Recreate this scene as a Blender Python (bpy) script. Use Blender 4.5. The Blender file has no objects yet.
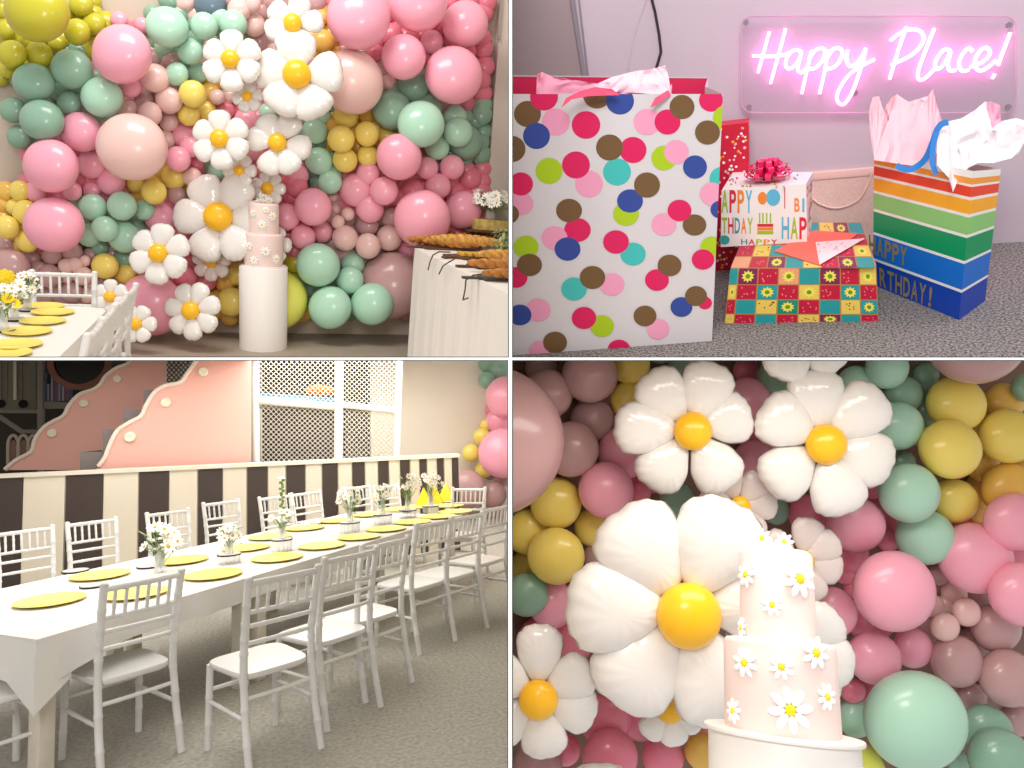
import bpy, math, random, bmesh
from mathutils import Vector, Matrix
random.seed(7)
PI = math.pi
F = 700.0; CX = 510.5; CY = 358.8; CAMZ = 1.65
CAM = Vector((0, 0, CAMZ))
COL = bpy.context.scene.collection

# ------------------------------------------------------------ materials
def lin(h):
    h = h.lstrip('#'); o = []
    for i in (0, 2, 4):
        c = int(h[i:i+2], 16) / 255
        o.append(c/12.92 if c <= .04045 else ((c+.055)/1.055)**2.4)
    return (o[0], o[1], o[2], 1)
MATS = {}
def mat(name, hexc, rough=.5, metal=0, coat=0, bump=0, bscale=200, var=0, vscale=8, trans=0, alpha=1, emit=None, estr=0, sheen=0, spec=.5, sss=0, ior=1.45):
    if name in MATS: return MATS[name]
    m = bpy.data.materials.new(name); m.use_nodes = True
    nt = m.node_tree; b = nt.nodes['Principled BSDF']
    b.inputs['Base Color'].default_value = lin(hexc)
    b.inputs['Roughness'].default_value = rough
    b.inputs['Metallic'].default_value = metal
    b.inputs['Coat Weight'].default_value = coat
    b.inputs['Coat Roughness'].default_value = .12
    b.inputs['Transmission Weight'].default_value = trans
    b.inputs['Alpha'].default_value = alpha
    b.inputs['IOR'].default_value = ior
    b.inputs['Specular IOR Level'].default_value = spec
    b.inputs['Sheen Weight'].default_value = sheen
    if sss:
        b.inputs['Subsurface Weight'].default_value = sss
        b.inputs['Subsurface Scale'].default_value = .05
    if emit:
        b.inputs['Emission Color'].default_value = lin(emit); b.inputs['Emission Strength'].default_value = estr
    tc = nt.nodes.new('ShaderNodeTexCoord')
    if var:
        n = nt.nodes.new('ShaderNodeTexNoise'); n.inputs['Scale'].default_value = vscale; n.inputs['Detail'].default_value = 5
        nt.links.new(tc.outputs['Object'], n.inputs['Vector'])
        mx = nt.nodes.new('ShaderNodeMixRGB'); c = lin(hexc)
        r = nt.nodes.new('ShaderNodeValToRGB'); r.color_ramp.elements[0].position = .3; r.color_ramp.elements[1].position = .7
        r.color_ramp.elements[0].color = [x*(1-var) for x in c[:3]]+[1]
        r.color_ramp.elements[1].color = [min(1, x*(1+var)) for x in c[:3]]+[1]
        nt.links.new(n.outputs['Fac'], r.inputs['Fac']); nt.links.new(r.outputs['Color'], b.inputs['Base Color'])
    if bump:
        n = nt.nodes.new('ShaderNodeTexNoise'); n.inputs['Scale'].default_value = bscale; n.inputs['Detail'].default_value = 3
        nt.links.new(tc.outputs['Object'], n.inputs['Vector'])
        bp = nt.nodes.new('ShaderNodeBump'); bp.inputs['Strength'].default_value = bump; bp.inputs['Distance'].default_value = .01
        nt.links.new(n.outputs['Fac'], bp.inputs['Height']); nt.links.new(bp.outputs['Normal'], b.inputs['Normal'])
    MATS[name] = m; return m

# ------------------------------------------------------------ rooms (each room stands upright in its own frame)
class Room:
    def __init__(s, q, xc, yh, H, yaw=0, roll=0):
        s.q = q; s.H = H
        k = (xc-CX)/F; m = -(yh-CY)/F
        if abs(m) < 1e-6: Z = Vector((0, 0, 1))
        else:
            Z = Vector((k, 1, -(k*k+1)/m)).normalized()
            if Z.z < 0: Z.negate()
        Y = Vector((k, 1, m)).normalized()
        Z = Matrix.Rotation(roll, 3, Y) @ Z
        Y = Matrix.Rotation(yaw, 3, Z) @ Y
        X = Y.cross(Z).normalized(); Y = Z.cross(X).normalized()
        s.R = Matrix((X, Y, Z)).transposed()
        s.O = CAM - Z*H
        s.M = Matrix.Translation(s.O) @ s.R.to_4x4()
    def ray(s, px, py):
        return s.R.transposed() @ Vector(((px-CX)/F, 1, -(py-CY)/F))
    def on(s, px, py, n, c):                       # hit the room plane n.p = c
        r = s.ray(px, py); e = Vector((0, 0, s.H)); n = Vector(n)
        t = (c - n.dot(e))/n.dot(r); return e + r*t
    def z(s, px, py, z=0): return s.on(px, py, (0, 0, 1), z)
    def y(s, px, py, y): return s.on(px, py, (0, 1, 0), y)
    def x(s, px, py, x): return s.on(px, py, (1, 0, 0), x)
    def d(s, px, py, d): return Vector((0, 0, s.H)) + s.ray(px, py)*d      # d metres in front of the camera plane
    def proj(s, p):
        w = s.M @ Vector(p) - CAM
        return CX + F*w.x/w.y, CY - F*w.z/w.y
    def dir(s, px, yh=None):                       # horizontal heading that vanishes at px
        yh = yh if yh is not None else 0
        # intersect: r = ray(px, y) with r.z = 0
        a = s.ray(px, 0); b = s.ray(px, 1000)
        t = a.z/(a.z-b.z); r = a+(b-a)*t
        return Vector((r.x, r.y, 0)).normalized()

# ------------------------------------------------------------ mesh builder
class MB:
    def __init__(s): s.v = []; s.f = []; s.mi = []; s.sm = []; s.mats = []; s.cur = 0
    def use(s, m):
        if m not in s.mats: s.mats.append(m)
        s.cur = s.mats.index(m); return s
    def add(s, vs, fs, smooth=True, M=None):
        o = len(s.v)
        s.v += [tuple(M @ Vector(v)) if M else tuple(v) for v in vs]
        for f in fs: s.f.append([i+o for i in f]); s.mi.append(s.cur); s.sm.append(smooth)
        return s
    def box(s, a, b, M=None):
        x0, y0, z0 = a; x1, y1, z1 = b
        vs = [(x0,y0,z0),(x1,y0,z0),(x1,y1,z0),(x0,y1,z0),(x0,y0,z1),(x1,y0,z1),(x1,y1,z1),(x0,y1,z1)]
        return s.add(vs, [(3,2,1,0),(4,5,6,7),(0,1,5,4),(1,2,6,5),(2,3,7,6),(3,0,4,7)], False, M)
    def bevbox(s, a, b, r, M=None):               # box with rounded edges
        bm = bmesh.new(); bmesh.ops.create_cube(bm, size=1)
        for v in bm.verts:
            v.co = Vector([(a[i]+b[i])/2 + v.co[i]*(b[i]-a[i]) for i in range(3)])
        bmesh.ops.bevel(bm, geom=bm.edges[:], offset=r, segments=3, profile=.5, affect='EDGES')
        vs = [v.co.copy() for v in bm.verts]; fs = [[v.index for v in f.verts] for f in bm.faces]
        bm.free(); return s.add(vs, fs, True, M)
    def prism(s, poly, off, M=None, cap=True, smooth=False):   # poly: 3D points, extruded by off
        n = len(poly); off = Vector(off); P = [Vector(p) for p in poly]
        vs = P + [p+off for p in P]
        fs = [(i, (i+1) % n, n+(i+1) % n, n+i) for i in range(n)]
        s.add(vs, fs, smooth, M)
        if cap: s.add(P, [list(range(n))], False, M); s.add([p+off for p in P], [list(range(n-1, -1, -1))], False, M)
        return s
    def lathe(s, prof, n=24, M=None, smooth=True):   # prof: (r, z)
        vs = []; fs = []
        for r, z in prof:
            for i in range(n):
                a = 2*PI*i/n; vs.append((r*math.cos(a), r*math.sin(a), z))
        for j in range(len(prof)-1):
            for i in range(n):
                k = (i+1) % n
                fs.append((j*n+i, j*n+k, (j+1)*n+k, (j+1)*n+i))
        return s.add(vs, fs, smooth, M)
    def sphere(s, c, r, n=12, M=None):
        if not hasattr(r, '__len__'): r = (r, r, r)
        m = n//2+1; pr = []; vs = []; fs = []
        for j in range(m+1):
            th = PI*j/m
            for i in range(n):
                a = 2*PI*i/n
                vs.append((c[0]+r[0]*math.sin(th)*math.cos(a), c[1]+r[1]*math.sin(th)*math.sin(a), c[2]-r[2]*math.cos(th)))
        for j in range(m):
            for i in range(n):
                k = (i+1) % n; fs.append((j*n+i, j*n+k, (j+1)*n+k, (j+1)*n+i))
        return s.add(vs, fs, True, M)
    def tube(s, pts, r, n=8, M=None, cap=True, closed=False):
        P = [Vector(p) for p in pts]
        if not hasattr(r, '__len__'): r = [r]*len(P)
        up = None; vs = []; fs = []
        for i, p in enumerate(P):
            a = P[i-1] if (i > 0 or closed) else p; b = P[(i+1) % len(P)] if (i < len(P)-1 or closed) else p
            t = (b-a)
            if t.length < 1e-9: t = Vector((0, 0, 1))
            t.normalize()
            if up is None: up = Vector((0, 0, 1)) if abs(t.z) < .9 else Vector((1, 0, 0))
            u = up - t*up.dot(t)
            if u.length < 1e-6: u = t.orthogonal()
            u.normalize(); up = u; w = t.cross(u)
            for k in range(n):
                an = 2*PI*k/n; vs.append(p + (u*math.cos(an)+w*math.sin(an))*r[i])
        L = len(P)
        for i in range(L if closed else L-1):
            j = (i+1) % L
            for k in range(n):
                l = (k+1) % n; fs.append((i*n+k, i*n+l, j*n+l, j*n+k))
        if cap and not closed: fs.append(list(range(n-1, -1, -1))); fs.append([(L-1)*n+k for k in range(n)])
        return s.add(vs, fs, True, M)
    def grid(s, fn, nu, nv, smooth=True, M=None, closeu=False):
        vs = [fn(i/nu, j/nv) for j in range(nv+1) for i in range(nu+1)]
        fs = [(j*(nu+1)+i, j*(nu+1)+i+1, (j+1)*(nu+1)+i+1, (j+1)*(nu+1)+i) for j in range(nv) for i in range(nu)]
        return s.add(vs, fs, smooth, M)
    def mesh(s, name, m=None):
        me = bpy.data.meshes.new(name)
        me.from_pydata([tuple(v) for v in s.v], [], s.f)
        if s.mats:
            for x in s.mats: me.materials.append(x)
            me.polygons.foreach_set('material_index', s.mi)
        elif m: me.materials.append(m)
        me.polygons.foreach_set('use_smooth', s.sm)
        me.update()
        try: me.set_sharp_from_angle(angle=math.radians(50))
        except Exception: pass
        return me
    def build(s, name, m=None, parent=None, M=None, sub=None):
        if m and not s.mats: pass
        o = bpy.data.objects.new(name, s.mesh(name, m)); COL.objects.link(o)
        if parent: o.parent = parent
        if M: o.matrix_basis = M
        return o

def tag(o, label=None, cat=None, group=None, kind=None, q=None):
    if label: o['label'] = label
    if cat: o['category'] = cat
    if group: o['group'] = group
    if kind: o['kind'] = kind
    if q: QUAD[o.name] = q
    return o
QUAD = {}
def empty(name, M, label, cat, q, group=None):
    o = bpy.data.objects.new(name, None); COL.objects.link(o); o.matrix_basis = M; o.empty_display_size = .05
    return tag(o, label, cat, group, q=q)
def thing(name, room, loc, rz, label, cat, group=None, S=None):
    M = room.M @ Matrix.Translation(loc) @ Matrix.Rotation(rz, 4, 'Z')
    if S: M = M @ S
    return empty(name, M, label, cat, room.q, group)
def solo(mb, name, m, room, loc, rz, label, cat, group=None, kind=None, S=None):
    M = room.M @ Matrix.Translation(loc) @ Matrix.Rotation(rz, 4, 'Z')
    if S: M = M @ S
    o = mb.build(name, m, None, M); return tag(o, label, cat, group, kind, room.q)
def kids(o): return [c for c in bpy.data.objects if c.parent == o]
CH = {}
def kid(mb, name, m, parent, M=None):
    o = mb.build(name, m, parent, M); CH.setdefault(parent.name, []).append(o); return o
def kidmesh(me, name, parent, M=None):
    o = bpy.data.objects.new(name, me); COL.objects.link(o); o.parent = parent
    if M: o.matrix_basis = M
    CH.setdefault(parent.name, []).append(o); return o
def dup(o, M, label, q, group=None):
    c = o.copy(); COL.objects.link(c); c.matrix_basis = M
    if label: c['label'] = label
    if group: c['group'] = group
    QUAD[c.name] = q
    def rec(a, b):
        for ch in CH.get(a.name, []):
            d = ch.copy(); COL.objects.link(d); d.parent = b; CH.setdefault(b.name, []).append(d); rec(ch, d)
    rec(o, c); return c
def struct(mb, name, m, room):
    o = mb.build(name, m, None, room.M); o['kind'] = 'structure'; QUAD[o.name] = room.q; return o

def clip_poly(poly, clip):                        # Sutherland-Hodgman, 2D, convex clip
    A = sum(clip[i][0]*clip[(i+1) % len(clip)][1]-clip[(i+1) % len(clip)][0]*clip[i][1] for i in range(len(clip)))
    sg = 1 if A > 0 else -1
    out = list(poly)
    for i in range(len(clip)):
        a = clip[i]; b = clip[(i+1) % len(clip)]; inp = out; out = []
        def side(p): return sg*((b[0]-a[0])*(p[1]-a[1])-(b[1]-a[1])*(p[0]-a[0]))
        for j in range(len(inp)):
            p = inp[j]; n = inp[(j+1) % len(inp)]; sp = side(p); sn = side(n)
            if sp >= 0: out.append(p)
            if sp*sn < 0:
                t = sp/(sp-sn); out.append((p[0]+(n[0]-p[0])*t, p[1]+(n[1]-p[1])*t))
        if not out: return []
    return out
def bil(q, u, v):                                  # quad TL, TR, BR, BL at u (right), v (down)
    a, b, c, d = [Vector(p) for p in q]
    return (a*(1-u)+b*u)*(1-v)+(d*(1-u)+c*u)*v
def text_geo(txt):
    cu = bpy.data.curves.new('txt', 'FONT'); cu.body = txt; cu.size = 1; cu.offset = .022; cu.resolution_u = 3
    o = bpy.data.objects.new('txt', cu); COL.objects.link(o)
    dg = bpy.context.evaluated_depsgraph_get(); me = bpy.data.meshes.new_from_object(o.evaluated_get(dg))
    vs = [v.co.copy() for v in me.vertices]; fs = [list(p.vertices) for p in me.polygons]
    bpy.data.objects.remove(o); bpy.data.curves.remove(cu); bpy.data.meshes.remove(me)
    x0 = min(v.x for v in vs); x1 = max(v.x for v in vs); y0 = min(v.y for v in vs); y1 = max(v.y for v in vs)
    return [((v.x-x0)/(x1-x0), 1-(v.y-y0)/(y1-y0)) for v in vs], fs

# ------------------------------------------------------------ camera
cam = bpy.data.cameras.new('camera'); camo = bpy.data.objects.new('camera', cam); COL.objects.link(camo)
camo.location = CAM; camo.rotation_euler = (PI/2, 0, 0)
cam.sensor_width = 36; cam.lens = F/1024*36
cam.shift_x = (512-CX)/1024; cam.shift_y = (CY-384)/1024; cam.clip_start = .05; cam.clip_end = 100
bpy.context.scene.camera = camo

TL = Room('TL', 262, 170, 1.75)
TR = Room('TR', 768, 0, 1.0)
BL = Room('BL', 256, 430, 1.65)
BR = Room('BR', 768, 655, 1.35, 0, math.radians(-2))
# ------------------------------------------------------------ balloons and foil daisies (shared by three rooms)
BC = {'pink': ('pink', '#F9AABF'), 'blush': ('blush', '#EDC6C0'), 'mauve': ('dusty mauve', '#C29A9A'),
      'mint': ('mint green', '#B2DEC6'), 'sage': ('sage green', '#8CB29C'), 'yellow': ('yellow', '#F5DC6E'),
      'amber': ('amber yellow', '#EFC05C'), 'olive': ('olive yellow', '#C6BE33'), 'lime': ('lime yellow', '#E9EA6A'),
      'slate': ('slate blue', '#6B7E8E'), 'rose': ('deep rose', '#EA8298'), 'white': ('white', '#F4F0EC')}
def balloon_mesh(c):
    mb = MB(); prof = []
    n = 20
    for j in range(n+1):
        th = PI*j/n
        r = math.sin(th); z = -math.cos(th)
        if z > .55: r *= 1-.10*((z-.55)/.45)      # slight taper towards the neck
        prof.append((r, z*(1.0 if z < 0 else 1.06)))
    prof[-1] = (.035, 1.06); prof += [(.03, 1.10), (.07, 1.15), (.055, 1.17), (0.0, 1.16)]
    prof[0] = (0.0, -1)
    mb.lathe(prof, 32, Matrix.Rotation(-PI/2, 4, 'X'))
    m = mat('latex_'+c, BC[c][1], rough=.28, coat=.35, spec=.4)
    return mb.mesh('balloon', m)
BM = {}
def direction(dx, dy):
    a = math.degrees(math.atan2(-dy, dx)) % 360
    return ['right', 'upper right', 'top', 'upper left', 'left', 'lower left', 'bottom', 'lower right'][int((a+22.5)//45) % 8]
ORD = ['', 'second ', 'third ', 'fourth ', 'fifth ', 'sixth ', 'seventh ', 'eighth ', 'ninth ', 'tenth ', 'eleventh ', 'twelfth ']
def sizeword(r, k):
    r = r*k
    return 'tiny' if r < 8 else 'small' if r < 13.6 else 'medium' if r < 20.4 else 'large' if r < 30 else 'giant'
DIRW = {'right': 'out to the right of', 'upper right': 'up and right of', 'top': 'above', 'upper left': 'up and left of',
        'left': 'out to the left of', 'lower left': 'down and left of', 'bottom': 'below', 'lower right': 'down and right of'}
STUFF_BALLOONS = []
def place_balloons(room, rows, base, marks, k, place, group, minr=0):
    """rows (px, py, r, colour, step forward); base(px,py) -> depth of the backing; marks: landmark name -> px,py"""
    made = []
    for row in rows:
        px, py, r, c = row[:4]; lay = row[4] if len(row) > 4 else 0
        wd = base(px, py)
        # centre so that the balloon leans on what is behind it
        R = r*wd/F/(1+.9*r/F); d = wd - R*.95 - lay
        R = r*d/F
        tx, ty = (px-CX)/F, (py-CY)/F
        # true outline of an ellipsoid of depth .75 R is a little longer radially: use the mean size
        t2 = tx*tx+ty*ty; R /= (1+.49*t2)**.25
        if c not in BM: BM[c] = balloon_mesh(c)
        p = CAM + Vector((tx, 1, -ty))*d
        tw = Matrix.Rotation(random.uniform(-.15, .15), 4, 'Z') @ Matrix.Rotation(random.uniform(-.15, .15), 4, 'X')
        M = Matrix.Translation(p) @ tw @ Matrix.Diagonal((R, R*.7, R, 1))
        if lay < -.06 or r < minr: STUFF_BALLOONS.append((M, c, room.q)); continue
        o = bpy.data.objects.new('balloon', BM[c]); COL.objects.link(o); o.matrix_basis = M
        QUAD[o.name] = room.q; o['category'] = 'balloon'; o['group'] = group
        made.append((o, px, py, r, c))
    # labels: nearest landmark, direction, rank outward among the same look
    buckets = {}
    for o, px, py, r, c in made:
        nm = min(marks, key=lambda n: math.hypot(px-marks[n][0], py-marks[n][1]))
        dd = direction(px-marks[nm][0], py-marks[nm][1])
        buckets.setdefault((sizeword(r, k), c, nm, dd), []).append((math.hypot(px-marks[nm][0], py-marks[nm][1]), o))
    for (sz, c, nm, dd), L in buckets.items():
        L.sort(key=lambda t: t[0])
        for i, (_, o) in enumerate(L):
            o['label'] = '%s %s balloon, %s%s the %s%s' % (sz, BC[c][0], (ORD[i] if i else ('nearest ' if len(L) > 1 else '')), DIRW[dd], nm, place)
            o['label'] = o['label']
    return made

def petal_mesh(wide, thick, m, seed):
    """one inflated petal along +X from r=.12 to r=1, in the XZ plane, front towards -Y"""
    rnd = random.Random(seed); ph = [rnd.uniform(0, 6) for _ in range(3)]
    mb = MB(); NA, NR = 64, 12; cx_, a_ = .57, .43
    def P(u, v, sgn):
        th = 2*PI*u; rho = v; co, si = math.cos(th), math.sin(th)
        out = max(0, co)
        fr = 1+rho**3*(.018*math.sin(17*th+ph[0])*out + .012*math.sin(9*th+ph[1]))
        x = cx_+a_*rho*fr*(co if co < 0 else abs(co)**.85)
        w = wide*(1+.40*co-.10*co*co)*.73
        z = w*rho*fr*(abs(si)**.92)*(1 if si > 0 else -1)
        h = thick*max(0, 1-rho**2.4)**.5*(.80+.20*co*rho)
        h *= 1+.06*rho**3*math.sin(15*th+ph[2])
        return (x, -sgn*h, z)
    mb.grid(lambda u, v: P(u, v, 1), NA, NR)
    mb.grid(lambda u, v: P(u, v, -1), NA, NR)
    me = mb.mesh('petal', m)
    bm = bmesh.new(); bm.from_mesh(me); bmesh.ops.remove_doubles(bm, verts=bm.verts, dist=1e-4); bmesh.ops.recalc_face_normals(bm, faces=bm.faces)
    for e_ in bm.edges: e_.smooth = True
    bm.to_mesh(me); bm.free(); me.polygons.foreach_set('use_smooth', [True]*len(me.polygons)); return me
FOIL = mat('white_pearl_foil', '#EFEBE7', rough=.16, coat=.6, bump=.12, bscale=6, spec=.6, sss=.0)
FOILC = mat('daisy_centre_foil', '#FFC21A', rough=.3, coat=.3)
CLEAR = mat('sheer_white_foil', '#F6E9E4', rough=.18, coat=.5, alpha=.8)
PM = [petal_mesh(.44, .22, FOIL, i) for i in range(3)]
PMC = [petal_mesh(.44, .2, CLEAR, 9)]
def daisy(room, px, py, R, rc, d, angles, label, sheer=False, tilt=(0, 0), lens=None, wf=1.0, name='daisy_balloon', group='foil daisy balloons'):
    """px,py centre; R petal reach in px at distance d; angles in degrees, counterclockwise from right"""
    s = R*d/F; p = CAM + Vector(((px-CX)/F, 1, -(py-CY)/F))*d
    M = Matrix.Translation(p) @ Matrix.Rotation(math.radians(tilt[0]), 4, 'Z') @ Matrix.Rotation(math.radians(tilt[1]), 4, 'X')
    t = empty(name, M, label, 'balloon', room.q, group)
    ms = PMC if sheer else PM
    for i, a in enumerate(angles):
        L = s*(lens[i] if lens else 1)
        A = Matrix.Translation((0, -(.04*s if i % 2 else 0), 0)) @ Matrix.Rotation(-math.radians(a), 4, 'Y') @ Matrix.Diagonal((L, s, s*wf*6/len(angles)*1.12, 1))
        kidmesh(ms[i % len(ms)], 'petal', t, A)
    mb = MB(); r = rc*d/F
    mb.sphere((0, 0, 0), 1, 20)
    kid(mb, 'flower_centre', FOILC, t, Matrix.Translation((0, -.16*s, 0)) @ Matrix.Diagonal((r*1.03, r*.75, r*1.03, 1)))
    return t
def ring(n, a0): return [a0+360*i/n for i in range(n)]
# ------------------------------------------------------------ cake on its plinth
ICING = mat('pale_pink_icing', '#F2DCD6', rough=.55, bump=.05, bscale=30)
SUGAR = mat('white_sugar_petal', '#FFFFFF', rough=.5)
SUGARC = mat('yellow_sugar_centre', '#FFE21A', rough=.5)
def sugar_daisy_geo():
    mb = MB().use(SUGAR)
    for i in range(8):
        a = 2*PI*i/8
        mb.sphere((0, 0, 0), (.40, .14, .20), 10, Matrix.Rotation(a, 4, 'Y') @ Matrix.Translation((.60, -.08, 0)) @ Matrix.Rotation(.12, 4, 'Z'))
    return mb.mesh('sugar_daisy'), (lambda m: m.mesh('daisy_centre', SUGARC))(MB().sphere((0, -.14, 0), (.24, .16, .24), 10))
SD, SDC = sugar_daisy_geo()
def cake(room, loc, r1, h1, r2, h2, flowers, tops, rb, label):
    t = thing('daisy_cake', room, loc, 0, label, 'cake')
    def tier(r, z0, z1):
        e = .012*r1/.16
        return MB().lathe([(0, z0), (r*.99, z0), (r, z0+e), (r, z1-e*1.5), (r-e*.3, z1-e*.6), (r-e, z1-e*.1), (r-2*e, z1), (0, z1)], 64)
    kid(MB().lathe([(0, 0), (rb, 0), (rb+.002, .006), (rb, .012), (0, .012)], 64), 'cake_board', mat('white_cake_board', '#F4EFEA', rough=.4), t)
    kid(tier(r1, .012, .012+h1), 'lower_tier', ICING, t)
    kid(tier(r2, .012+h1, .012+h1+h2), 'upper_tier', ICING, t)
    for (ang, z, s, up) in flowers:
        r = r2 if up else r1
        M = Matrix.Rotation(ang, 4, 'Z') @ Matrix.Translation((0, -r-.001, z)) @ Matrix.Rotation(random.uniform(0, .7), 4, 'Y') @ Matrix.Scale(s, 4)
        o = kidmesh(SD, 'sugar_daisy', t, M); kidmesh(SDC, 'daisy_centre', o)
    for (x, y, z, s, tz) in tops:
        M = Matrix.Translation((x, y, .012+h1+h2+z)) @ Matrix.Rotation(tz, 4, 'X') @ Matrix.Scale(s, 4)
        o = kidmesh(SD, 'sugar_daisy', t, M); kidmesh(SDC, 'daisy_centre', o)
    return t
# ------------------------------------------------------------ white ladder-back banquet chair with bamboo rings
WCH = mat('white_resin', '#E6E5E3', rough=.32, coat=.15)
def bamboo(pts, r, seg=None, rings=(), n=12):
    """tube with raised joints at the given fractions"""
    P = [Vector(p) for p in pts]; L = [0]
    for i in range(1, len(P)): L.append(L[-1]+(P[i]-P[i-1]).length)
    T = L[-1]; ev = [(l, None) for l in L]
    fr = sorted(set([l/T for l in L] + [x for f in rings for x in (f-.012/T, f-.006/T, f+.006/T, f+.012/T)]))
    def at(f):
        l = min(max(f, 0), 1)*T
        for i in range(1, len(P)):
            if l <= L[i]+1e-9: return P[i-1].lerp(P[i], (l-L[i-1])/(L[i]-L[i-1]))
        return P[-1]
    pts2 = []; rr = []
    for f in fr:
        if f < 0 or f > 1: continue
        pts2.append(at(f)); rr.append(r*1.13 if any(abs(f-g) < .008/T for g in rings) else r)
    return MB().tube(pts2, rr, n)
def chair(room, loc, rz, label, group):
    t = thing('ladder_back_chair', room, loc, rz, label, 'chair', group)
    # seat: broad flat pan, wider at the front, rounded corners
    mb = MB(); out = []
    def sup(a):
        c, s = math.cos(a), math.sin(a); e = .38
        x = math.copysign(abs(c)**e, c); y = math.copysign(abs(s)**e, s)
        return x*(.205+.012*y)*.98, y*.205
    N = 40; sec = [(.90, .452), (.985, .4505), (1.0, .443), (1.0, .428), (.96, .420)]
    vs = []; fs = []
    for k, z in sec:
        for i in range(N):
            x, y = sup(2*PI*i/N); vs.append((x*k, y*k, z))
    for j in range(len(sec)-1):
        for i in range(N): fs.append((j*N+i, (j+1)*N+i, (j+1)*N+(i+1) % N, j*N+(i+1) % N))
    fs.append(list(range(N))); fs.append([4*N+i for i in range(N-1, -1, -1)])
    mb.add(vs, fs); kid(mb, 'seat', None, t).data.materials.append(WCH)
    for s in (-1, 1):
        back = [(s*.195, -.275, 0), (s*.190, -.225, .22), (s*.186, -.195, .43), (s*.186, -.20, .60), (s*.190, -.235, .80), (s*.193, -.262, .92)]
        kid(bamboo(back, .019, rings=(.15, .32, .46, .60, .68, .76, .86)), 'leg', WCH, t)
        kid(MB().sphere((s*.193, -.263, .922), (.021, .021, .014), 12), 'finial', WCH, t)
        kid(bamboo([(s*.192, .185, 0), (s*.186, .175, .43)], .018, rings=(.3, .62)), 'leg', WCH, t)
    def rail(z, y, x, r=.0115, nm='crossbar'): kid(bamboo([(-x, y, z), (-x*.5, y-.006, z), (0, y-.008, z), (x*.5, y-.006, z), (x, y, z)], r, rings=(.25, .5, .75)), nm, WCH, t)
    rail(.90, -.257, .19, .0165, 'top_rail'); rail(.755, -.226, .188); rail(.685, -.213, .187); rail(.60, -.20, .186); 
    rail(.34, -.205, .188, .011, 'stretcher')
    for i in range(6):
        x = -.136+.272*i/5; kid(bamboo([(x, -.258, .90), (x, -.232, .755)], .009, rings=(.35, .65), n=8), 'spindle', WCH, t)
    for s in (-1, 1):
        kid(bamboo([(s*.19, -.22, .245), (s*.189, .18, .245)], .0105, rings=(.3, .7)), 'stretcher', WCH, t)
    kid(bamboo([(-.189, .18, .30), (.189, .18, .30)], .0105, rings=(.3, .7)), 'stretcher', WCH, t)
    return t
# ------------------------------------------------------------ table ware and flowers
PLATE = mat('yellow_paper_plate', '#F4DF70', rough=.45)
GLASS = mat('clear_ribbed_glass', '#F2F5F4', rough=.05, alpha=.32, spec=.8)
DARK = mat('dark_glass_rim', '#2A2422', rough=.25)
MIRR = mat('silver_mirror_disc', '#E2E4E5', rough=.25, metal=.3)
LEAF = mat('leaf_green', '#6F8F4A', rough=.5); STEM = mat('stem_green', '#7E9B5A', rough=.5)
PET = mat('fresh_white_petal', '#FBF9F2', rough=.6); YC = mat('flower_yellow_eye', '#E0B020', rough=.6)
def plate(r):
    return MB().lathe([(0, .006), (r*.72, .006), (r*.80, .012), (r, .017), (r*1.005, .014), (r*.8, .006), (r*.7, 0), (0, 0)], 40)
def tray_geo(r): return MB().use(DARK).lathe([(0, 0), (r, 0), (r*1.02, .006), (r, .010), (r*.95, .010)], 32).use(MIRR).lathe([(r*.95, .010), (0, .0095)], 32)
def riser(r, h):                                   # ribbed glass drum
    mb = MB(); n = 48
    def f(u, v):
        a = 2*PI*u; k = 1+.05*math.cos(16*a); return (r*k*math.cos(a), r*k*math.sin(a), v*h)
    mb.grid(f, n*2, 1); mb.lathe([(0, 0), (r, 0)], 24); return mb
def bottle(r, h): return MB().lathe([(0, 0), (r, 0), (r*1.05, h*.08), (r, h*.5), (r*.55, h*.75), (r*.5, h*.95), (r*.58, h), (r*.5, h), (r*.45, h*.76), (r*.9, h*.5), (r*.92, h*.1), (0, h*.06)], 20)
def flower_head(r, n=9, yellow=False):
    mb = MB().use(PET if not yellow else SUGARC)
    for i in range(n):
        mb.sphere((0, 0, 0), (.42*r, .21*r, .05*r), 6, Matrix.Rotation(2*PI*i/n, 4, 'Z') @ Matrix.Translation((.58*r, 0, .05*r)) @ Matrix.Rotation(-.25, 4, 'Y'))
    mb.use(YC).sphere((0, 0, .05*r), (.2*r, .2*r, .12*r), 8); return mb.mesh('flower')
FH = flower_head(1.0); FY = flower_head(1.0, 14, True)
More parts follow.
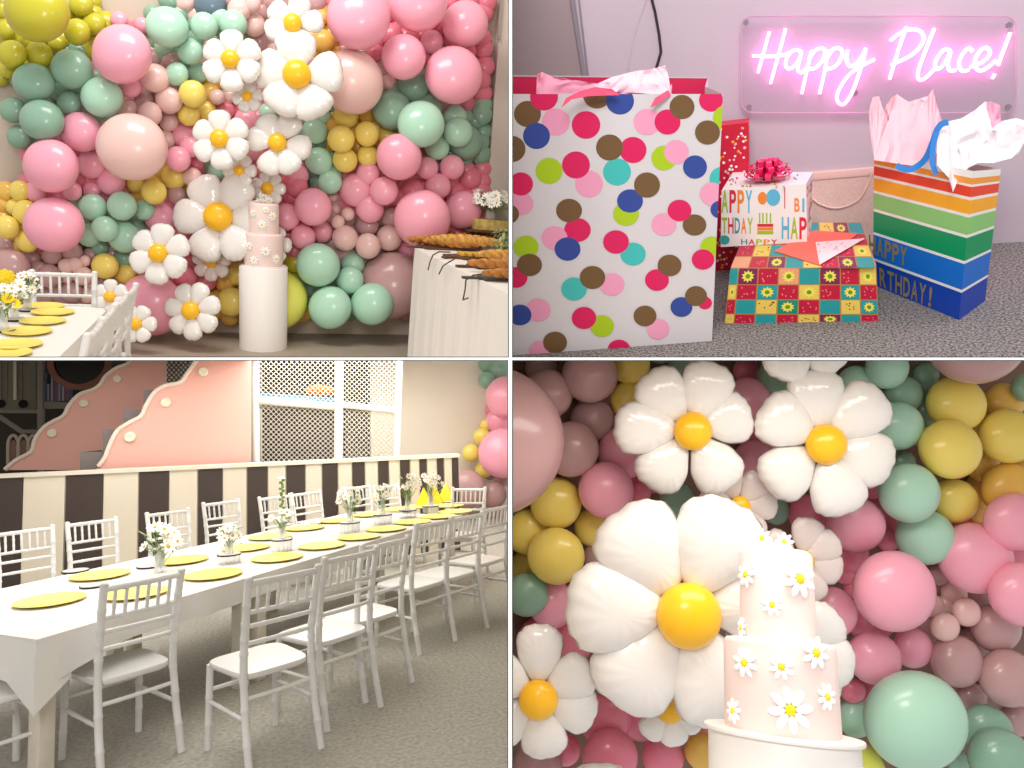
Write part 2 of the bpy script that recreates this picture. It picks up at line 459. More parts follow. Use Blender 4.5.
def bouquet(room, loc, h, spread, n, fr, label, group, leaves=8, yellow=0, seed=1, tall=None):
    rnd = random.Random(seed); t = thing('bouquet', room, loc, 0, label, 'flowers', group)
    st = MB(); lf = MB()
    for i in range(n):
        a = rnd.uniform(0, 2*PI); k = rnd.uniform(0, 1)**.5; z = h*rnd.uniform(.55, 1.0)
        p = Vector((spread*k*math.cos(a), spread*k*math.sin(a), z))
        if tall and i == 0: p = Vector((0, 0, tall))
        st.tube([(0, 0, .02), (p.x*.25, p.y*.25, z*.5), p], .0022, 5)
        nr = Vector((p.x, p.y-.25*h-.02, p.z*.45)).normalized()
        M = Matrix.Translation(p) @ nr.to_track_quat('Z', 'Y').to_matrix().to_4x4() @ Matrix.Scale(fr*rnd.uniform(.75, 1.15), 4)
        kidmesh(FY if i >= n-yellow else FH, 'flower', t, M)
    for i in range(leaves):
        a = rnd.uniform(0, 2*PI); z = h*rnd.uniform(.4, .9); rr = spread*rnd.uniform(.3, 1.0)
        p = Vector((rr*math.cos(a), rr*math.sin(a), z)); M = Matrix.Translation(p) @ Matrix.Rotation(a, 4, 'Z') @ Matrix.Rotation(rnd.uniform(-1.2, .2), 4, 'Y')
        lf.sphere((0, 0, 0), (fr*1.0, fr*.32, fr*.05), 8, M)
        st.tube([(0, 0, .02), p], .0015, 4)
    if tall:
        st.tube([(0, 0, .02), (.004, 0, tall)], .003, 5)
        for i in range(14):
            z = tall*(.5+.5*i/14); a = i*2.4
            lf.sphere((.014*math.cos(a), .014*math.sin(a), z), (.012, .012, .011), 6)
    kid(st, 'stems', STEM, t); kid(lf, 'leaves', LEAF, t); return t
def crumple(room, outline, d, amp, thick=.0015, seed=0, sub=4, slope=0.0):
    """a crumpled paper sheet whose silhouette runs through the given points, d metres away"""
    rnd = random.Random(seed); bm = bmesh.new()
    vs = []
    for i, (px, py) in enumerate(outline): vs.append(bm.verts.new(Vector((px/100, 0, -py/100))))
    f = bm.faces.new(vs); bmesh.ops.triangulate(bm, faces=[f])
    bmesh.ops.subdivide_edges(bm, edges=bm.edges[:], cuts=sub, use_grid_fill=True)
    bmesh.ops.triangulate(bm, faces=bm.faces[:])
    from mathutils import noise
    P = []
    y0 = sum(p[1] for p in outline)/len(outline)
    for v in bm.verts:
        px, py = v.co.x*100, -v.co.z*100
        n = noise.noise(Vector((px*.09+seed*7, py*.06, seed)))+.6*noise.noise(Vector((px*.23, py*.19+seed*3, 2)))
        n = abs(n)-.2
        P.append(room.d(px, py, d+amp*n+slope*(py-y0)))
    bm.verts.ensure_lookup_table(); bm.verts.index_update()
    fs = [[v.index for v in f.verts] for f in bm.faces]; bm.free()
    back = room.R.transposed() @ Vector((0, thick, 0))
    mb = MB(); mb.add(P, fs, True); mb.add([p+back for p in P], [f[::-1] for f in fs], True)
    return mb
# ============================================================ TOP LEFT: balloon wall with the small cake on a plinth
R = TL; WY = 8.05
beige = mat('beige_wall_paint', '#CDBFB0', rough=.85, var=.04, vscale=2)
mb = MB(); mb.box((-8, WY, -.1), (4.6, WY+.12, 5.2)); struct(mb, 'wall_back', beige, R)
mb = MB(); mb.box((-8, 3.0, -.06), (4.6, WY, 0))
struct(mb, 'floor', mat('grey_beige_floor', '#A79A8B', rough=.55, bump=.1, bscale=60, var=.06, vscale=3), R)
wx = R.y(487, 200, 7.9).x
mb = MB(); mb.box((wx, 7.9, -.1), (wx+3.5, WY+.1, 5.2)); struct(mb, 'wall_right', mat('pale_wall_paint', '#DDD2C8', rough=.8), R)
g = R.y(498, 40, 7.9)
mb = MB(); mb.box((g.x-.012, 7.87, g.z), (g.x+.012, 7.9, 5.2)); struct(mb, 'trim_1', mat('grey_edge_trim', '#A69E96', rough=.6), R)

def base_tl(px, py):
    P = R.y(px, py, WY-.08); w = R.M @ P - CAM; return w.y
rows = [ (37,11,33,'olive',.2),(81,5,12,'olive'),(94,24,12,'olive'),(77,32,14,'olive',.1),(6,30,10,'olive'),(12,54,15,'olive',.1),(39,55,14,'olive',.05),
 (8,70,9,'olive'),(57,44,9,'olive'),(72,69,21,'sage',.1),(34,82,20.5,'sage',.1),(42,120,21.5,'sage',.2),(13,110,14,'sage'),(19,137,12.5,'sage'),
 (69,103,12.5,'sage',.1),(102,97,21,'mint',.15),(57,92,10,'sage',-.1),(122,54,31,'pink',.2),(119,20,9,'pink'),(142,25,8,'pink'),(130,86,12.5,'pink',.1),
 (81,132,20.5,'pink',.1),(51,166,28,'pink',.2),(91,165,14,'pink'),(132,147,35,'blush',.25),(167,27,21.5,'mint',.1),(204,26,14,'mint',.15),(190,51,14,'mint',.1),
 (177,74,12,'mint',.15),(198,73,10,'mint'),(164,47,10,'mint',-.05),(210,4,17,'slate',-.1),(233,24,14.5,'mint',.1),(220,19,11,'mint'),(239,10,12,'blush',.05),
 (254,25,12,'blush',.0),(252,4,9,'blush',.1),(155,78,15,'blush',.1),(169,100,14,'blush',.1),(144,101,11,'mauve'),(127,108,11,'blush'),(150,114,12.5,'blush',.15),(169,122,10,'blush',.0),
 (166,140,10,'blush'),(170,60,10,'mauve',-.05),(156,56,8,'rose',-.1),(193,94,14,'yellow',.2),(189,115,11.5,'yellow',.1),(206,111,11,'yellow'),(210,92,10,'amber'),
 (217,97,8,'blush',.1),(229,96,8,'blush'),(184,136,12,'pink'),(190,147,11,'pink',.1),(178,159,13,'pink',.15),(196,165,8,'rose'),(174,177,13,'yellow',.0),
 (246,120,12,'pink'),(226,110,9,'rose'),(252,150,11,'pink'),(192,177,10,'blush',.1),(217,172,10,'mint'),(108,178,10,'pink'),
 (358.5,17,33,'pink',.2),(418,2,30.5,'pink',.15),(465,24,24,'pink',.05),(403.5,57,23,'pink',.25),(432,42,12,'pink'),(453.5,75,29.5,'pink',.2),(391,35,12,'rose',-.05),
 (375,53,9,'rose'),(352,82,32,'blush',.1),(323,41,12,'amber'),(333,50,10,'amber',-.1),(321,17,8,'amber'),(392,110,20,'sage',.05),(413,87,16,'sage'),(428,107,14,'sage',.05),
 (421,124,24,'mint',.25),(455,117,12,'mint',.05),(458,132,15,'mint',.15),(465,142,17.5,'sage',-.05),(437,147,13,'mint',.05),(346,116,13,'yellow'),(341,139,14,'yellow',.15),
 (367,134,12.5,'yellow',.15),(345,160,12.5,'yellow',.1),(368,156,11,'yellow',.1),(386,136,10,'yellow'),(331,126,9,'amber'),(366,116,9,'amber'),(357,146,7,'amber'),
 (315,131,13,'mint'),(319,161,14,'mint'),(322,116,9,'mint'),(331,176,11,'mint'),(267,112,9,'mint'),(399,157,23,'pink',.25),(427,168,11.5,'pink',.1),(452,167,12.5,'pink',.1),
 (368,174,12,'pink',.1),(298,175,11,'pink'),(388,82,8,'blush'),(72,191,10,'pink',.1),(35,192,11,'pink'),(54,225,29,'pink',.2),(20,191,11,'yellow'),(15,207,9,'yellow'),
 (25,212,13,'yellow',.05),(6,227,12.5,'yellow',.1),(27,241,12,'yellow',.05),(93,207,14,'mint',.05),(122,206,15,'mint',.15),(144,210,11,'mint',.05),(105,229,13.5,'mint',.15),
 (89,235,12.5,'mint'),(124,237,16.5,'mint',.05),(100,247,9,'sage'),(122,259,10,'sage'),(154,192,13,'yellow',.15),(135,184,9,'yellow'),(177,195,10,'mauve',.05),
 (160,217,16,'pink',-.05),(111,182,14,'pink'),(92,190,9,'pink'),(9,268,21,'mauve'),(38,271,11,'mauve'),(49,276,12.5,'mauve',.05),(52,255,11,'mauve'),(72,252,11,'mauve'),
 (90,255,8,'mauve'),(66,266,8,'blush',.1),(75,265,8,'blush',.1),(85,261,6,'blush',.1),(83,276,10,'blush',.1),(67,277,7,'blush',.05),(90,284,9,'blush'),(72,292,11,'mauve',.05),
 (88,295,9,'blush',.05),(85,305,8,'mauve'),(105,266,13.5,'yellow',.1),(126,274,10,'yellow',.05),(151,305,32,'pink',.05),(186,265,11,'rose'),(185,277,12,'rose',.1),(205,280,12,'rose'),
 (225,281,11,'amber'),(236,274,12,'yellow'),(231,302,15,'yellow',.1),(230,317,9,'amber'),(313,207,19,'pink',.15),(286,217,14,'pink',.05),(303,237,12.5,'pink',.1),(322,232,11,'pink'),
 (356,190,17,'pink'),(370,209,14,'pink',.1),(384,191,14.5,'pink',.2),(296,185,12,'rose',.0),(330,182,12.5,'mint',.05),(413,190,12,'rose',.05),(438,186,13,'pink',.1),(396,196,10,'rose'),
 (365,180,10,'pink'),(422,219,29,'pink',.2),(463,210,19,'pink',.0),(408,247,12,'pink',-.05),(456,234,10,'rose',-.1),(333,196,5.5,'blush'),(335,210,6,'blush'),(348,214,7,'blush',.1),
 (338,222,7,'blush',.15),(342,204,7,'mauve',-.05),(367,225,12,'mauve'),(345,238,13,'blush',.1),(368,246,13,'blush',.15),(389,238,13,'blush',.05),(390,217,11,'mauve'),(348,255,9,'blush'),
 (293,250,9,'rose'),(318,265,22,'mint',.15),(293,262,12,'olive',-.05),(353,264,12,'mint',.05),(350,280,14,'mint',.2),(330,307.5,22,'mint',.25),(372,304,21.5,'mint',.25),(310,287,9,'sage'),
 (392,285,34,'mauve',-.1),(277,300,31,'lime',-.055),
 # backing balloons glimpsed in the gaps
 (95,45,12,'olive',-.1),(100,120,10,'sage',-.1),(150,60,12,'mauve',-.1),(205,60,12,'blush',-.1),(175,90,12,'mauve',-.1),(240,105,12,'rose',-.1),(206,150,12,'rose',-.1),(160,170,12,'amber',-.1),
 (340,100,12,'sage',-.1),(380,70,12,'mauve',-.1),(410,110,12,'sage',-.1),(440,105,12,'mauve',-.1),(380,150,12,'amber',-.1),(415,175,12,'rose',-.1),(440,170,12,'rose',-.1),(345,175,12,'rose',-.1),
 (430,20,12,'rose',-.1),(120,190,12,'rose',-.1),(60,195,12,'rose',-.1),(110,255,12,'mauve',-.1),(140,240,12,'rose',-.1),(270,180,12,'rose',-.1),(330,215,12,'mauve',-.1),(355,205,12,'rose',-.1),
 (380,215,12,'mauve',-.1),(250,220,12,'rose',-.1),(440,210,12,'rose',-.1),(400,260,12,'rose',-.1),(335,255,12,'mauve',-.1),(100,280,12,'mauve',-.1),(205,255,12,'rose',-.1),(60,290,13,'mauve',-.1),(30,290,12,'mauve',-.1),(475,120,10,'sage',-.1),(475,190,11,'rose',-.1),(300,10,12,'blush',-.1),(275,50,12,'blush',-.1),(310,115,12,'sage',-.1),
 (222,100,12,'mauve',-.1),(150,130,12,'mauve',-.1),(300,100,12,'sage',-.1)]
def backfill(rows, inside, pitch, r, seed):
    """the balloons packed behind the front ones, most in a darker tone of their neighbourhood"""
    rn = random.Random(seed); out = []; y = inside[1]
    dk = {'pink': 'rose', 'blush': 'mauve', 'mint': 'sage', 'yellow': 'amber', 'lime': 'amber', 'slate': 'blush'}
    while y < inside[3]:
        x = inside[0]
        while x < inside[2]:
            px = x+rn.uniform(-3, 3)*pitch/14; py = y+rn.uniform(-3, 3)*pitch/14
            near = min(rows, key=lambda w: math.hypot(px-w[0], py-w[1])-w[2])
            dist = math.hypot(px-near[0], py-near[1])-near[2]
            cov = min(math.hypot(px-w[0], py-w[1])-w[2] for w in rows)
            if dist < r*1.1 and cov > -r*.55:
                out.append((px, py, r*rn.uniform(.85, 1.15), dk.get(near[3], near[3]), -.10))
            x += pitch
        y += pitch*.86
    return out
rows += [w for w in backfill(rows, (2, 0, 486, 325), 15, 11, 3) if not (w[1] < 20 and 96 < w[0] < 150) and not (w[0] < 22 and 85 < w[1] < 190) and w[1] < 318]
marksTL = {'left top row daisy': (232,61), 'topmost daisy': (294,25), 'broad petalled daisy': (299,77), 'daisy above the biggest daisy': (221,140),
 'daisy below the broad one': (279,144), 'biggest daisy': (221,218), 'daisy left below the biggest': (160,254), 'daisy nearest the floor': (193,311),
 'small daisy above the chairs': (111,297), 'little cake': (262,235), 'giant olive balloon': (37,11), 'giant left blush balloon': (132,147),
 'large pink left edge balloon': (54,225), 'food table': (458,255), 'giant right blush balloon': (352,82), 'upper right wall edge': (480,75), 'middle right wall edge': (478,165)}
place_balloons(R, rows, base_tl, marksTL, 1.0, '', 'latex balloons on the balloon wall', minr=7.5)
def DT(px, py, *a): return base_tl(px, py)-.62
daisy(R, 232, 61, 31, 9, DT(232, 61, 31, 9), ring(6, 30), 'white foil daisy balloon, leftmost of the top row')
daisy(R, 248, 97, 16, 5, DT(248, 97, 16, 5)+.1, ring(6, 10), 'small white foil daisy tucked below the left daisy of the top row')
daisy(R, 294, 25, 30, 9, DT(294, 25, 30, 9)+.1, [75, 140, 10, 195, -60, -112], 'white foil daisy balloon at the very top of the wall')
daisy(R, 299, 77, 45, 14, DT(299, 77, 45, 14)-.1, [95, 8, -62, -125, 165], 'large white foil daisy with broad petals right below the topmost daisy', lens=[1, 1, 1.0, .95, 1.0], wf=1.0)
daisy(R, 221, 140, 30, 9, DT(221, 140, 30, 9), ring(6, 33), 'white foil daisy balloon straight above the biggest daisy')
daisy(R, 240, 171, 17, 5, DT(240, 171, 17, 5)+.2, ring(6, 0), 'small white foil daisy peeking out over the biggest daisy')
daisy(R, 279, 144, 33, 9, DT(279, 144, 33, 9), [120, 60, -8, -62, -115, 168], 'white foil daisy balloon right under the large broad petalled daisy')
daisy(R, 268, 189, 18, 6, DT(268, 191, 18, 6)+.3, ring(7, 0), 'small white foil daisy directly above the little cake')
daisy(R, 221, 218, 47, 14, DT(221, 218, 47, 14)+.2, [120, 58, 0, -58, -118, 178], 'biggest white foil daisy, left of the cake on the plinth')
daisy(R, 212, 262, 20, 6, DT(212, 262, 20, 6)+.3, ring(7, 10), 'small sheer daisy balloon half hidden under the biggest daisy', sheer=True)
daisy(R, 160, 254, 31, 9, DT(160, 254, 31, 9)-.05, ring(6, 22), 'white foil daisy balloon to the lower left of the biggest daisy')
daisy(R, 193, 311, 30, 9, DT(193, 311, 30, 9)-.1, ring(7, 15), 'white foil daisy balloon lowest on the wall, close to the floor', tilt=(-8, 0))
daisy(R, 111, 297, 18, 5.5, DT(111, 297, 18, 5.5)-.1, ring(6, 30), 'small white foil daisy above the backs of the white chairs')
daisy(R, 137, 324, 20, 6, DT(137, 324, 20, 6)-.2, ring(6, 0), 'small white foil daisy low beside the giant pink floor balloon')
daisy(R, 272, 245, 20, 6, DT(272, 245, 20, 6)+.3, ring(6, 0), 'small white foil daisy mostly hidden behind the little cake')
# ------------------------------------------------------------ plinth, small cake, tables of the balloon wall room
R = TL
pb = R.z(263.5, 347, 0)                           # plinth foot
k = pb.y
rp = 22.5*(R.M @ pb - CAM).y/F
def height_to(room, p, py):                        # height over p whose image row is py
    lo, hi = 0, 3
    for _ in range(40):
        m = (lo+hi)/2
        if room.proj(p+Vector((0, 0, m)))[1] > py: lo = m
        else: hi = m
    return lo
hp = height_to(R, pb, 266)
solo(MB().lathe([(0, 0), (rp, 0), (rp, hp-.006), (rp-.006, hp), (0, hp)], 64), 'cake_plinth', mat('white_plinth_paint', '#F3EFEA', rough=.45), R, pb, 0,
     'white cylinder plinth standing before the balloon wall, holding the small cake', 'plinth')
ct = Vector((pb.x, pb.y, hp)); u = (R.M @ ct - CAM).y/F
h1 = height_to(R, ct, 233)-.012; h2 = height_to(R, ct, 203)-.012-h1
fl = [(-.5, .07, .045, 0), (.1, .16, .05, 0), (.7, .09, .045, 0), (-.8, .2, .04, 0), (-.1, h1+.1, .045, 1), (.6, h1+.18, .045, 1), (-.7, h1+.2, .04, 1), (.15, h1+.24, .035, 1)]
cake(R, ct, 18.3*u, h1, 14.5*u, h2, fl, [(-.03, -.02, .02, .05, .9), (.05, 0, .03, .045, .6), (.0, .02, .06, .045, .8)], 21.5*u, 'small pale two tier daisy cake on the white plinth in the balloon wall room')

# food table on the right
CL = mat('white_table_linen', '#EBE7E1', rough=.8, bump=.25, bscale=5)
FT = 1.12
A = R.z(418, 249, FT); B = R.z(547, 312, FT)
e = (A-B); e.z = 0; L = e.length; e.normalize(); s = Vector((e.y, -e.x, 0))
def cloth_side(P0, P1, drop, amp, waves, out):
    mb = MB(); v = P1-P0
    def f(a, b):
        w = amp*b*math.sin(waves*a*2*PI)+amp*.5*b*math.sin(waves*2.7*a*2*PI+1)
        return P0+v*a+Vector((0, 0, -drop*b))+out*(w+.015*b)
    mb.grid(f, 80, 10); return mb
t = thing('food_table', R, (0, 0, 0), 0, 'long food table hidden by a white floor length cloth at the right wall', 'table')
mb = MB(); mb.prism([B, A, A+s*1.1, B+s*1.1], (0, 0, -.03)); kid(mb, 'tabletop', mat('folding_table_top', '#C9C2B8', rough=.5), t)
for (i, P) in enumerate([A-e*.2+s*.2, A-e*.2+s*.9, B+e*.3+s*.2, B+e*.3+s*.9]):
    P = Vector((P.x, P.y, 0)); kid(MB().tube([P, P+Vector((0, 0, FT-.03))], .02, 8), 'leg', mat('grey_metal_leg', '#8B8B8B', rough=.4, metal=.8), t)
up = Vector((0, 0, .006)); mb = MB(); print('A', R.proj(A), R.proj(B), A, B)
A1 = A+e*.03-s*.03+up; B1 = B-s*.03+up; A2 = A+e*.03+s*1.13+up
def ftop(a, b): return B1+(A1-B1)*a+(A2-A1)*b
mb.grid(ftop, 4, 4, False)
m2 = cloth_side(B1, A1, FT-.01, .012, 9, -s); m3 = cloth_side(A1, A2, FT-.01, .012, 5, e)
for m_ in (m2, m3): mb.add(m_.v, m_.f)
solo(mb, 'tablecloth', CL, R, (0, 0, 0), 0, 'plain white floor length cloth draped over the long food table', 'tablecloth')
# food and boards along its edge
WOOD = mat('dark_serving_wood', '#5B3E28', rough=.5, var=.25, vscale=12); BREAD = mat('baked_crust', '#D09A48', rough=.55, var=.35, vscale=25, bump=.5, bscale=40)
BREAD2 = mat('dark_baked_crust', '#B57634', rough=.5, var=.35, vscale=25, bump=.5, bscale=40)
def tp(px, py, z=FT+.007): return R.z(px, py, z)
def twist(px, py, length, rad, rz, m, label, lift=0.0, seed=0):
    length *= 1.3; rad *= 1.35
    P = tp(px, py, FT+.008); mb = MB()
    for k in range(2):
        pts = []; rr = []
        for i in range(33):
            f = i/32; a = f*6*PI*length/.5+k*PI
            env = math.sin(PI*min(1, max(0, f*.94+.03)))**.5
            pts.append(((f-.5)*length, rad*.55*math.cos(a)*env, rad*.8+rad*.35*math.sin(a)*env)); rr.append(rad*.62*env+.002)
        mb.tube(pts, rr, 8)
    solo(mb, 'bread_twist', m, R, P+Vector((0, 0, lift)), rz, label, 'bread', 'twisted breads on the food table')
def board(px, py, lx, ly, rz, label, m=WOOD):
    P = tp(px, py); lx *= 1.1; ly *= 1.1; mb = MB(); mb.bevbox((-lx/2, -ly/2, 0), (lx/2, ly/2, .022), .008)
    mb.bevbox((-lx/2-.14, -.025, .002), (-lx/2+.02, .025, .020), .006)
    solo(mb, 'serving_board', m, R, P, rz, label, 'board', 'boards on the food table')
board(446, 249, .5, .25, .2, 'brown serving board at the far end of the food table, handle over the edge')
board(472, 258, .4, .3, .5, 'dark serving board under the yellow bites on the food table')
board(492, 268, .34, .2, .2, 'brown serving board with baked sticks poking past the cloth edge')
board(502, 280, .30, .16, .1, 'dark grey serving board nearest the bottom of the food table', mat('slate_board', '#4A443E', rough=.6))
twist(436, 247, .50, .045, .3, BREAD2, 'brown bread twist at the far left tip of the food table', .02)
twist(466, 251, .55, .05, -.1, BREAD, 'golden bread twist before the wooden stand legs', .05)
twist(440, 245, .55, .045, .15, BREAD, 'golden bread twist lying farthest left on the food table', .02)
twist(458, 242, .60, .05, -.1, BREAD, 'golden bread twist at the back of the food table, long and thick', .02)
twist(450, 250, .42, .04, -.25, BREAD2, 'short brown bread twist in front of the two golden ones', .03)
twist(475, 245, .50, .05, .1, BREAD2, 'brown bread twist beside the wooden cake stand', .02)
twist(500, 273, .40, .035, -.1, BREAD2, 'dark brown bread twist lying on the board with baked sticks', .03)
twist(500, 262, .34, .035, .15, BREAD, 'golden bread twist on the right before the green plant', .03)
twist(505, 282, .26, .028, 0, BREAD2, 'small brown bread twist nearest the bottom of the food table', .03)
YB = mat('yellow_bite', '#D9A93C', rough=.6, var=.3, vscale=30)
rn = random.Random(5); P = tp(476, 259); gi = 0
for i in range(5):
    for j in range(3):
        mb = MB(); mb.bevbox((-.025, -.022, 0), (.025, .022, .035), .008)
        q = P+Vector((-.14+.065*i, -.07+.06*j, .024))
        solo(mb, 'party_bite', YB, R, q, rn.uniform(0, 1), 'small yellow party bite, one of the rows on the dark board', 'food', 'yellow party bites on the dark board')
# rustic stand with slab cake and flowers
P = tp(487, 246); u = (R.M @ P-CAM).y/F
t = thing('rustic_cake_stand', R, P, 0, 'rustic brown wooden cake stand at the back of the food table', 'cake stand')
kid(MB().bevbox((-24*u, -.12, .15), (36*u, .14, .175), .006), 'stand_top', WOOD, t)
for x in (-16, -4, 8, 20, 30):
    kid(MB().tube([(x*u, -.07, 0), (x*u+.01, -.07, .15)], .014, 7), 'leg', WOOD, t)
solo(MB().bevbox((-16*u, -.09, .0), (34*u, .11, .12), .01), 'slab_cake', mat('yellow_sponge', '#CDB466', rough=.7, var=.25, vscale=20, bump=.4, bscale=30), R, P+Vector((0, 0, .176)), 0,
     'yellow slab cake on the rustic wooden stand', 'cake')
solo(MB().lathe([(0, 0), (.055, 0), (.06, .03), (.05, .12), (.055, .13), (.047, .13), (.045, .02), (0, .015)], 20), 'flower_vase', GLASS, R, P+Vector((1*u, 0, .297)), 0, 'clear glass vase standing on the yellow slab cake stand', 'vase')
bouquet(R, P+Vector((1*u, -.01, .32)), .27, .22, 60, .055, 'big bunch of small white daisies above the rustic cake stand', None, leaves=26, seed=11)
t = thing('potted_plant', R, tp(503, 256), 0, 'pale green leafy plant at the right end of the food table', 'plant')
kid(MB().lathe([(0, 0), (.05, 0), (.065, .07), (.058, .07), (.05, .06), (0, .06)], 16), 'pot', mat('dull_pot', '#7C6B58', rough=.7), t)
lf = MB(); rn = random.Random(4)
for i in range(90):
    a = rn.uniform(0, 2*PI); z = rn.uniform(.06, .26); rr = rn.uniform(0, .13)
    lf.sphere((0, 0, 0), (.03, .012, .004), 6, Matrix.Translation((rr*math.cos(a), rr*math.sin(a), z)) @ Matrix.Rotation(a, 4, 'Z') @ Matrix.Rotation(rn.uniform(-1, 1), 4, 'Y'))
kid(lf, 'foliage', mat('pale_leaf', '#A9B57A', rough=.5), t)
TW = mat('brown_twig', '#5E4A32', rough=.7)
for i, (pts, lab) in enumerate([([(433, 255), (430, 262), (428, 270)], 'thin brown twig hanging over the cloth, leftmost of three'), ([(449, 262), (443, 266), (439, 274)], 'thin dark twig hanging over the cloth, middle of three'),
        ([(466, 280), (465, 290), (463, 300), (468, 298)], 'brown twig hanging lowest over the white cloth')]):
    c = R.x(*pts[0], A.x-.06); mb = MB().tube([R.x(x, y, A.x-.06)-c for x, y in pts], .006, 6)
    mb.tube([Vector((0, 0, 0)), Vector((.05, .0, max(.03, FT+.015-c.z))), Vector((.16, .03, max(.03, FT+.03-c.z)))], .006, 6)
    solo(mb, 'twig', TW, R, c, 0, lab, 'twig', 'twigs on the food table')

# party table at the left edge
A = R.z(98, 316, .75); e = R.dir(250); L = 2.2; s = Vector((-e.y, e.x, 0)); N = A-e*L
mb = MB(); far = A+e*.28
t = thing('party_table', R, (0, 0, 0), 0, 'white party table at the lower left of the balloon wall', 'table')
mb.prism([N, far, far+s*.95, N+s*.95], (0, 0, -.03)); kid(mb, 'tabletop', mat('white_table_top', '#E8E4DE', rough=.5), t)
for P in (far-e*.1+s*.08, far-e*.1+s*.85, N+e*.1+s*.08, N+e*.1+s*.85):
    P = Vector((P.x, P.y, 0)); kid(MB().bevbox(P-Vector((.025, .025, 0)), P+Vector((.025, .025, .72)), .004), 'leg', mat('whitewashed_leg', '#D9D2C6', rough=.6), t)
mb = MB(); u_ = Vector((0, 0, .005)); N1 = N-s*.02+u_; F1 = far-s*.02-e*.12+u_; F2 = far-s*-.10+u_+e*.02; F3 = far+s*.97+e*.02+u_
mb.add([N1, F1, F2, F3, N1+s*1.0], [(0, 1, 2, 3, 4)], False)
for P, Q in ((N1, F1), (F1, F2), (F2, F3)):
    m_ = cloth_side(P, Q, .2, .01, 4, (Q-P).normalized().cross(Vector((0, 0, 1)))); mb.add(m_.v, m_.f)
mb.add([F1, F1+Vector((.05, .0, -.42)), F2], [(0, 1, 2)], False)
solo(mb, 'tablecloth', CL, R, (0, 0, 0), 0, 'white cloth over the party table with yellow plates at the left edge', 'tablecloth')
pl = [(43.5, 307.5), (53, 313.5), (43, 322.5), (27.5, 333), (16, 346), (4, 355)]
lb = ['farthest of the yellow plates at the left edge of the wall room', 'second farthest yellow plate, beside the cut corner of the cloth', 'third yellow plate from the far end, left table', 'fourth yellow plate from the far end, left table', 'big yellow plate second nearest the lower left frame corner', 'yellow plate nearest the bottom left, partly out of frame']
p0_ = None
for (x, y), l in zip(pl, lb):
    P = R.z(x, y, .757)
    if p0_ is None: p0_ = solo(plate(.118), 'party_plate', PLATE, R, P, 0, l, 'plate', 'yellow plates on the left party table')
    else: dup(p0_, R.M @ Matrix.Translation(P), l, 'TL')
for i, (x, y, l) in enumerate([(15, 320, 'middle mirrored tray with dark rim under the flowers'), (28, 310.5, 'mirrored tray with dark rim nearest the far chair'), (4, 331, 'mirrored tray with dark rim touching the left frame edge')]):
    P = R.z(x, y, .757)
    solo(tray_geo(.055), 'mirror_tray', None, R, P, 0, l+' of the wall room', 'tray', 'mirror trays on the left party table')
    b = solo(bottle(.022, .13), 'bud_vase', GLASS, R, P+Vector((0, 0, .011)), 0, ['clear bud vase on the middle mirrored tray of the wall room', 'clear bud vase on the mirrored tray nearest the far chair', 'clear bud vase at the left frame edge of the wall room'][i], 'vase', 'bud vases on the left party table')
    bouquet(R, P+Vector((0, 0, .03)), [.2, .2, .22][i], .075, [12, 10, 14][i], .034, ['loose white flowers in the middle bud vase of the left party table', 'white flowers in the bud vase nearest the far chair', 'white and yellow flowers at the left frame edge of the wall room'][i], 'bouquets on the left party table', leaves=10, yellow=[1, 0, 4][i], seed=20+i)
P = R.z(8, 318, .757)
t = thing('yellow_flower', R, P, 0, 'big round yellow paper flower above the left party table', 'flower')
kid(MB().tube([(0, 0, 0), (0, 0, .2)], .004, 6), 'stem', STEM, t)
mb = MB()
for i in range(40):
    a = i*2.4; r = .055*math.sqrt(i/40)*1.0; mb.sphere((r*math.cos(a), -.03*(1-r/.055)-.01, .235+r*math.sin(a)), (.018, .012, .018), 6)
kid(mb, 'bloom', mat('yellow_paper_bloom', '#F0D21C', rough=.6), t)
chair_rz = lambda f: math.atan2(-f.x, f.y)
P = R.z(47, 282, .92); P = Vector((P.x, P.y+.22, 0))
GC = 'white chairs in the balloon wall room'
master = chair(R, P, PI+.05, 'white chair at the far end of the left party table, facing the camera', GC)
for (x, y, l) in [(131, 289, 'farthest white chair along the right side of the left party table'), (121, 299, 'second farthest white chair along the right side of the left party table'), (108, 312, 'third farthest white chair along the right side of the left party table'),
    (95, 327, 'nearest white chair along the right side of the left party table')]:
    P = R.z(x, y, .92); f = s.copy(); P = P+f*.26; P.z = 0
    dup(master, R.M @ Matrix.Translation(P) @ Matrix.Rotation(chair_rz(f), 4, 'Z'), l, 'TL')
# ============================================================ TOP RIGHT: presents on grey carpet below a neon sign
R = TR
LAV = mat('lavender_grey_wall', '#CDBECB', rough=.7, var=.03, vscale=2)
wl = R.z(1000, 243, 0); WY = wl.y
mb = MB(); mb.box((-3, WY, -.05), (3, WY+.1, 2.4)); struct(mb, 'wall_back', LAV, R)
mb = MB(); mb.box((-3, .9, -.05), (3, WY+.02, 0))
cp = mat('grey_speckled_carpet', '#86817E', rough=.95, bump=.9, bscale=160)
nt = cp.node_tree; tc = nt.nodes['Texture Coordinate']; n = nt.nodes.new('ShaderNodeTexNoise'); n.inputs['Scale'].default_value = 130; n.inputs['Detail'].default_value = 2
rp_ = nt.nodes.new('ShaderNodeValToRGB'); rp_.color_ramp.elements[0].position = .35; rp_.color_ramp.elements[0].color = lin('#4E4A4A'); rp_.color_ramp.elements[1].position = .65; rp_.color_ramp.elements[1].color = lin('#B0A9A6')
nt.links.new(tc.outputs['Object'], n.inputs['Vector']); nt.links.new(n.outputs['Fac'], rp_.inputs['Fac']); nt.links.new(rp_.outputs['Color'], nt.nodes['Principled BSDF'].inputs['Base Color'])
struct(mb, 'floor', cp, R)
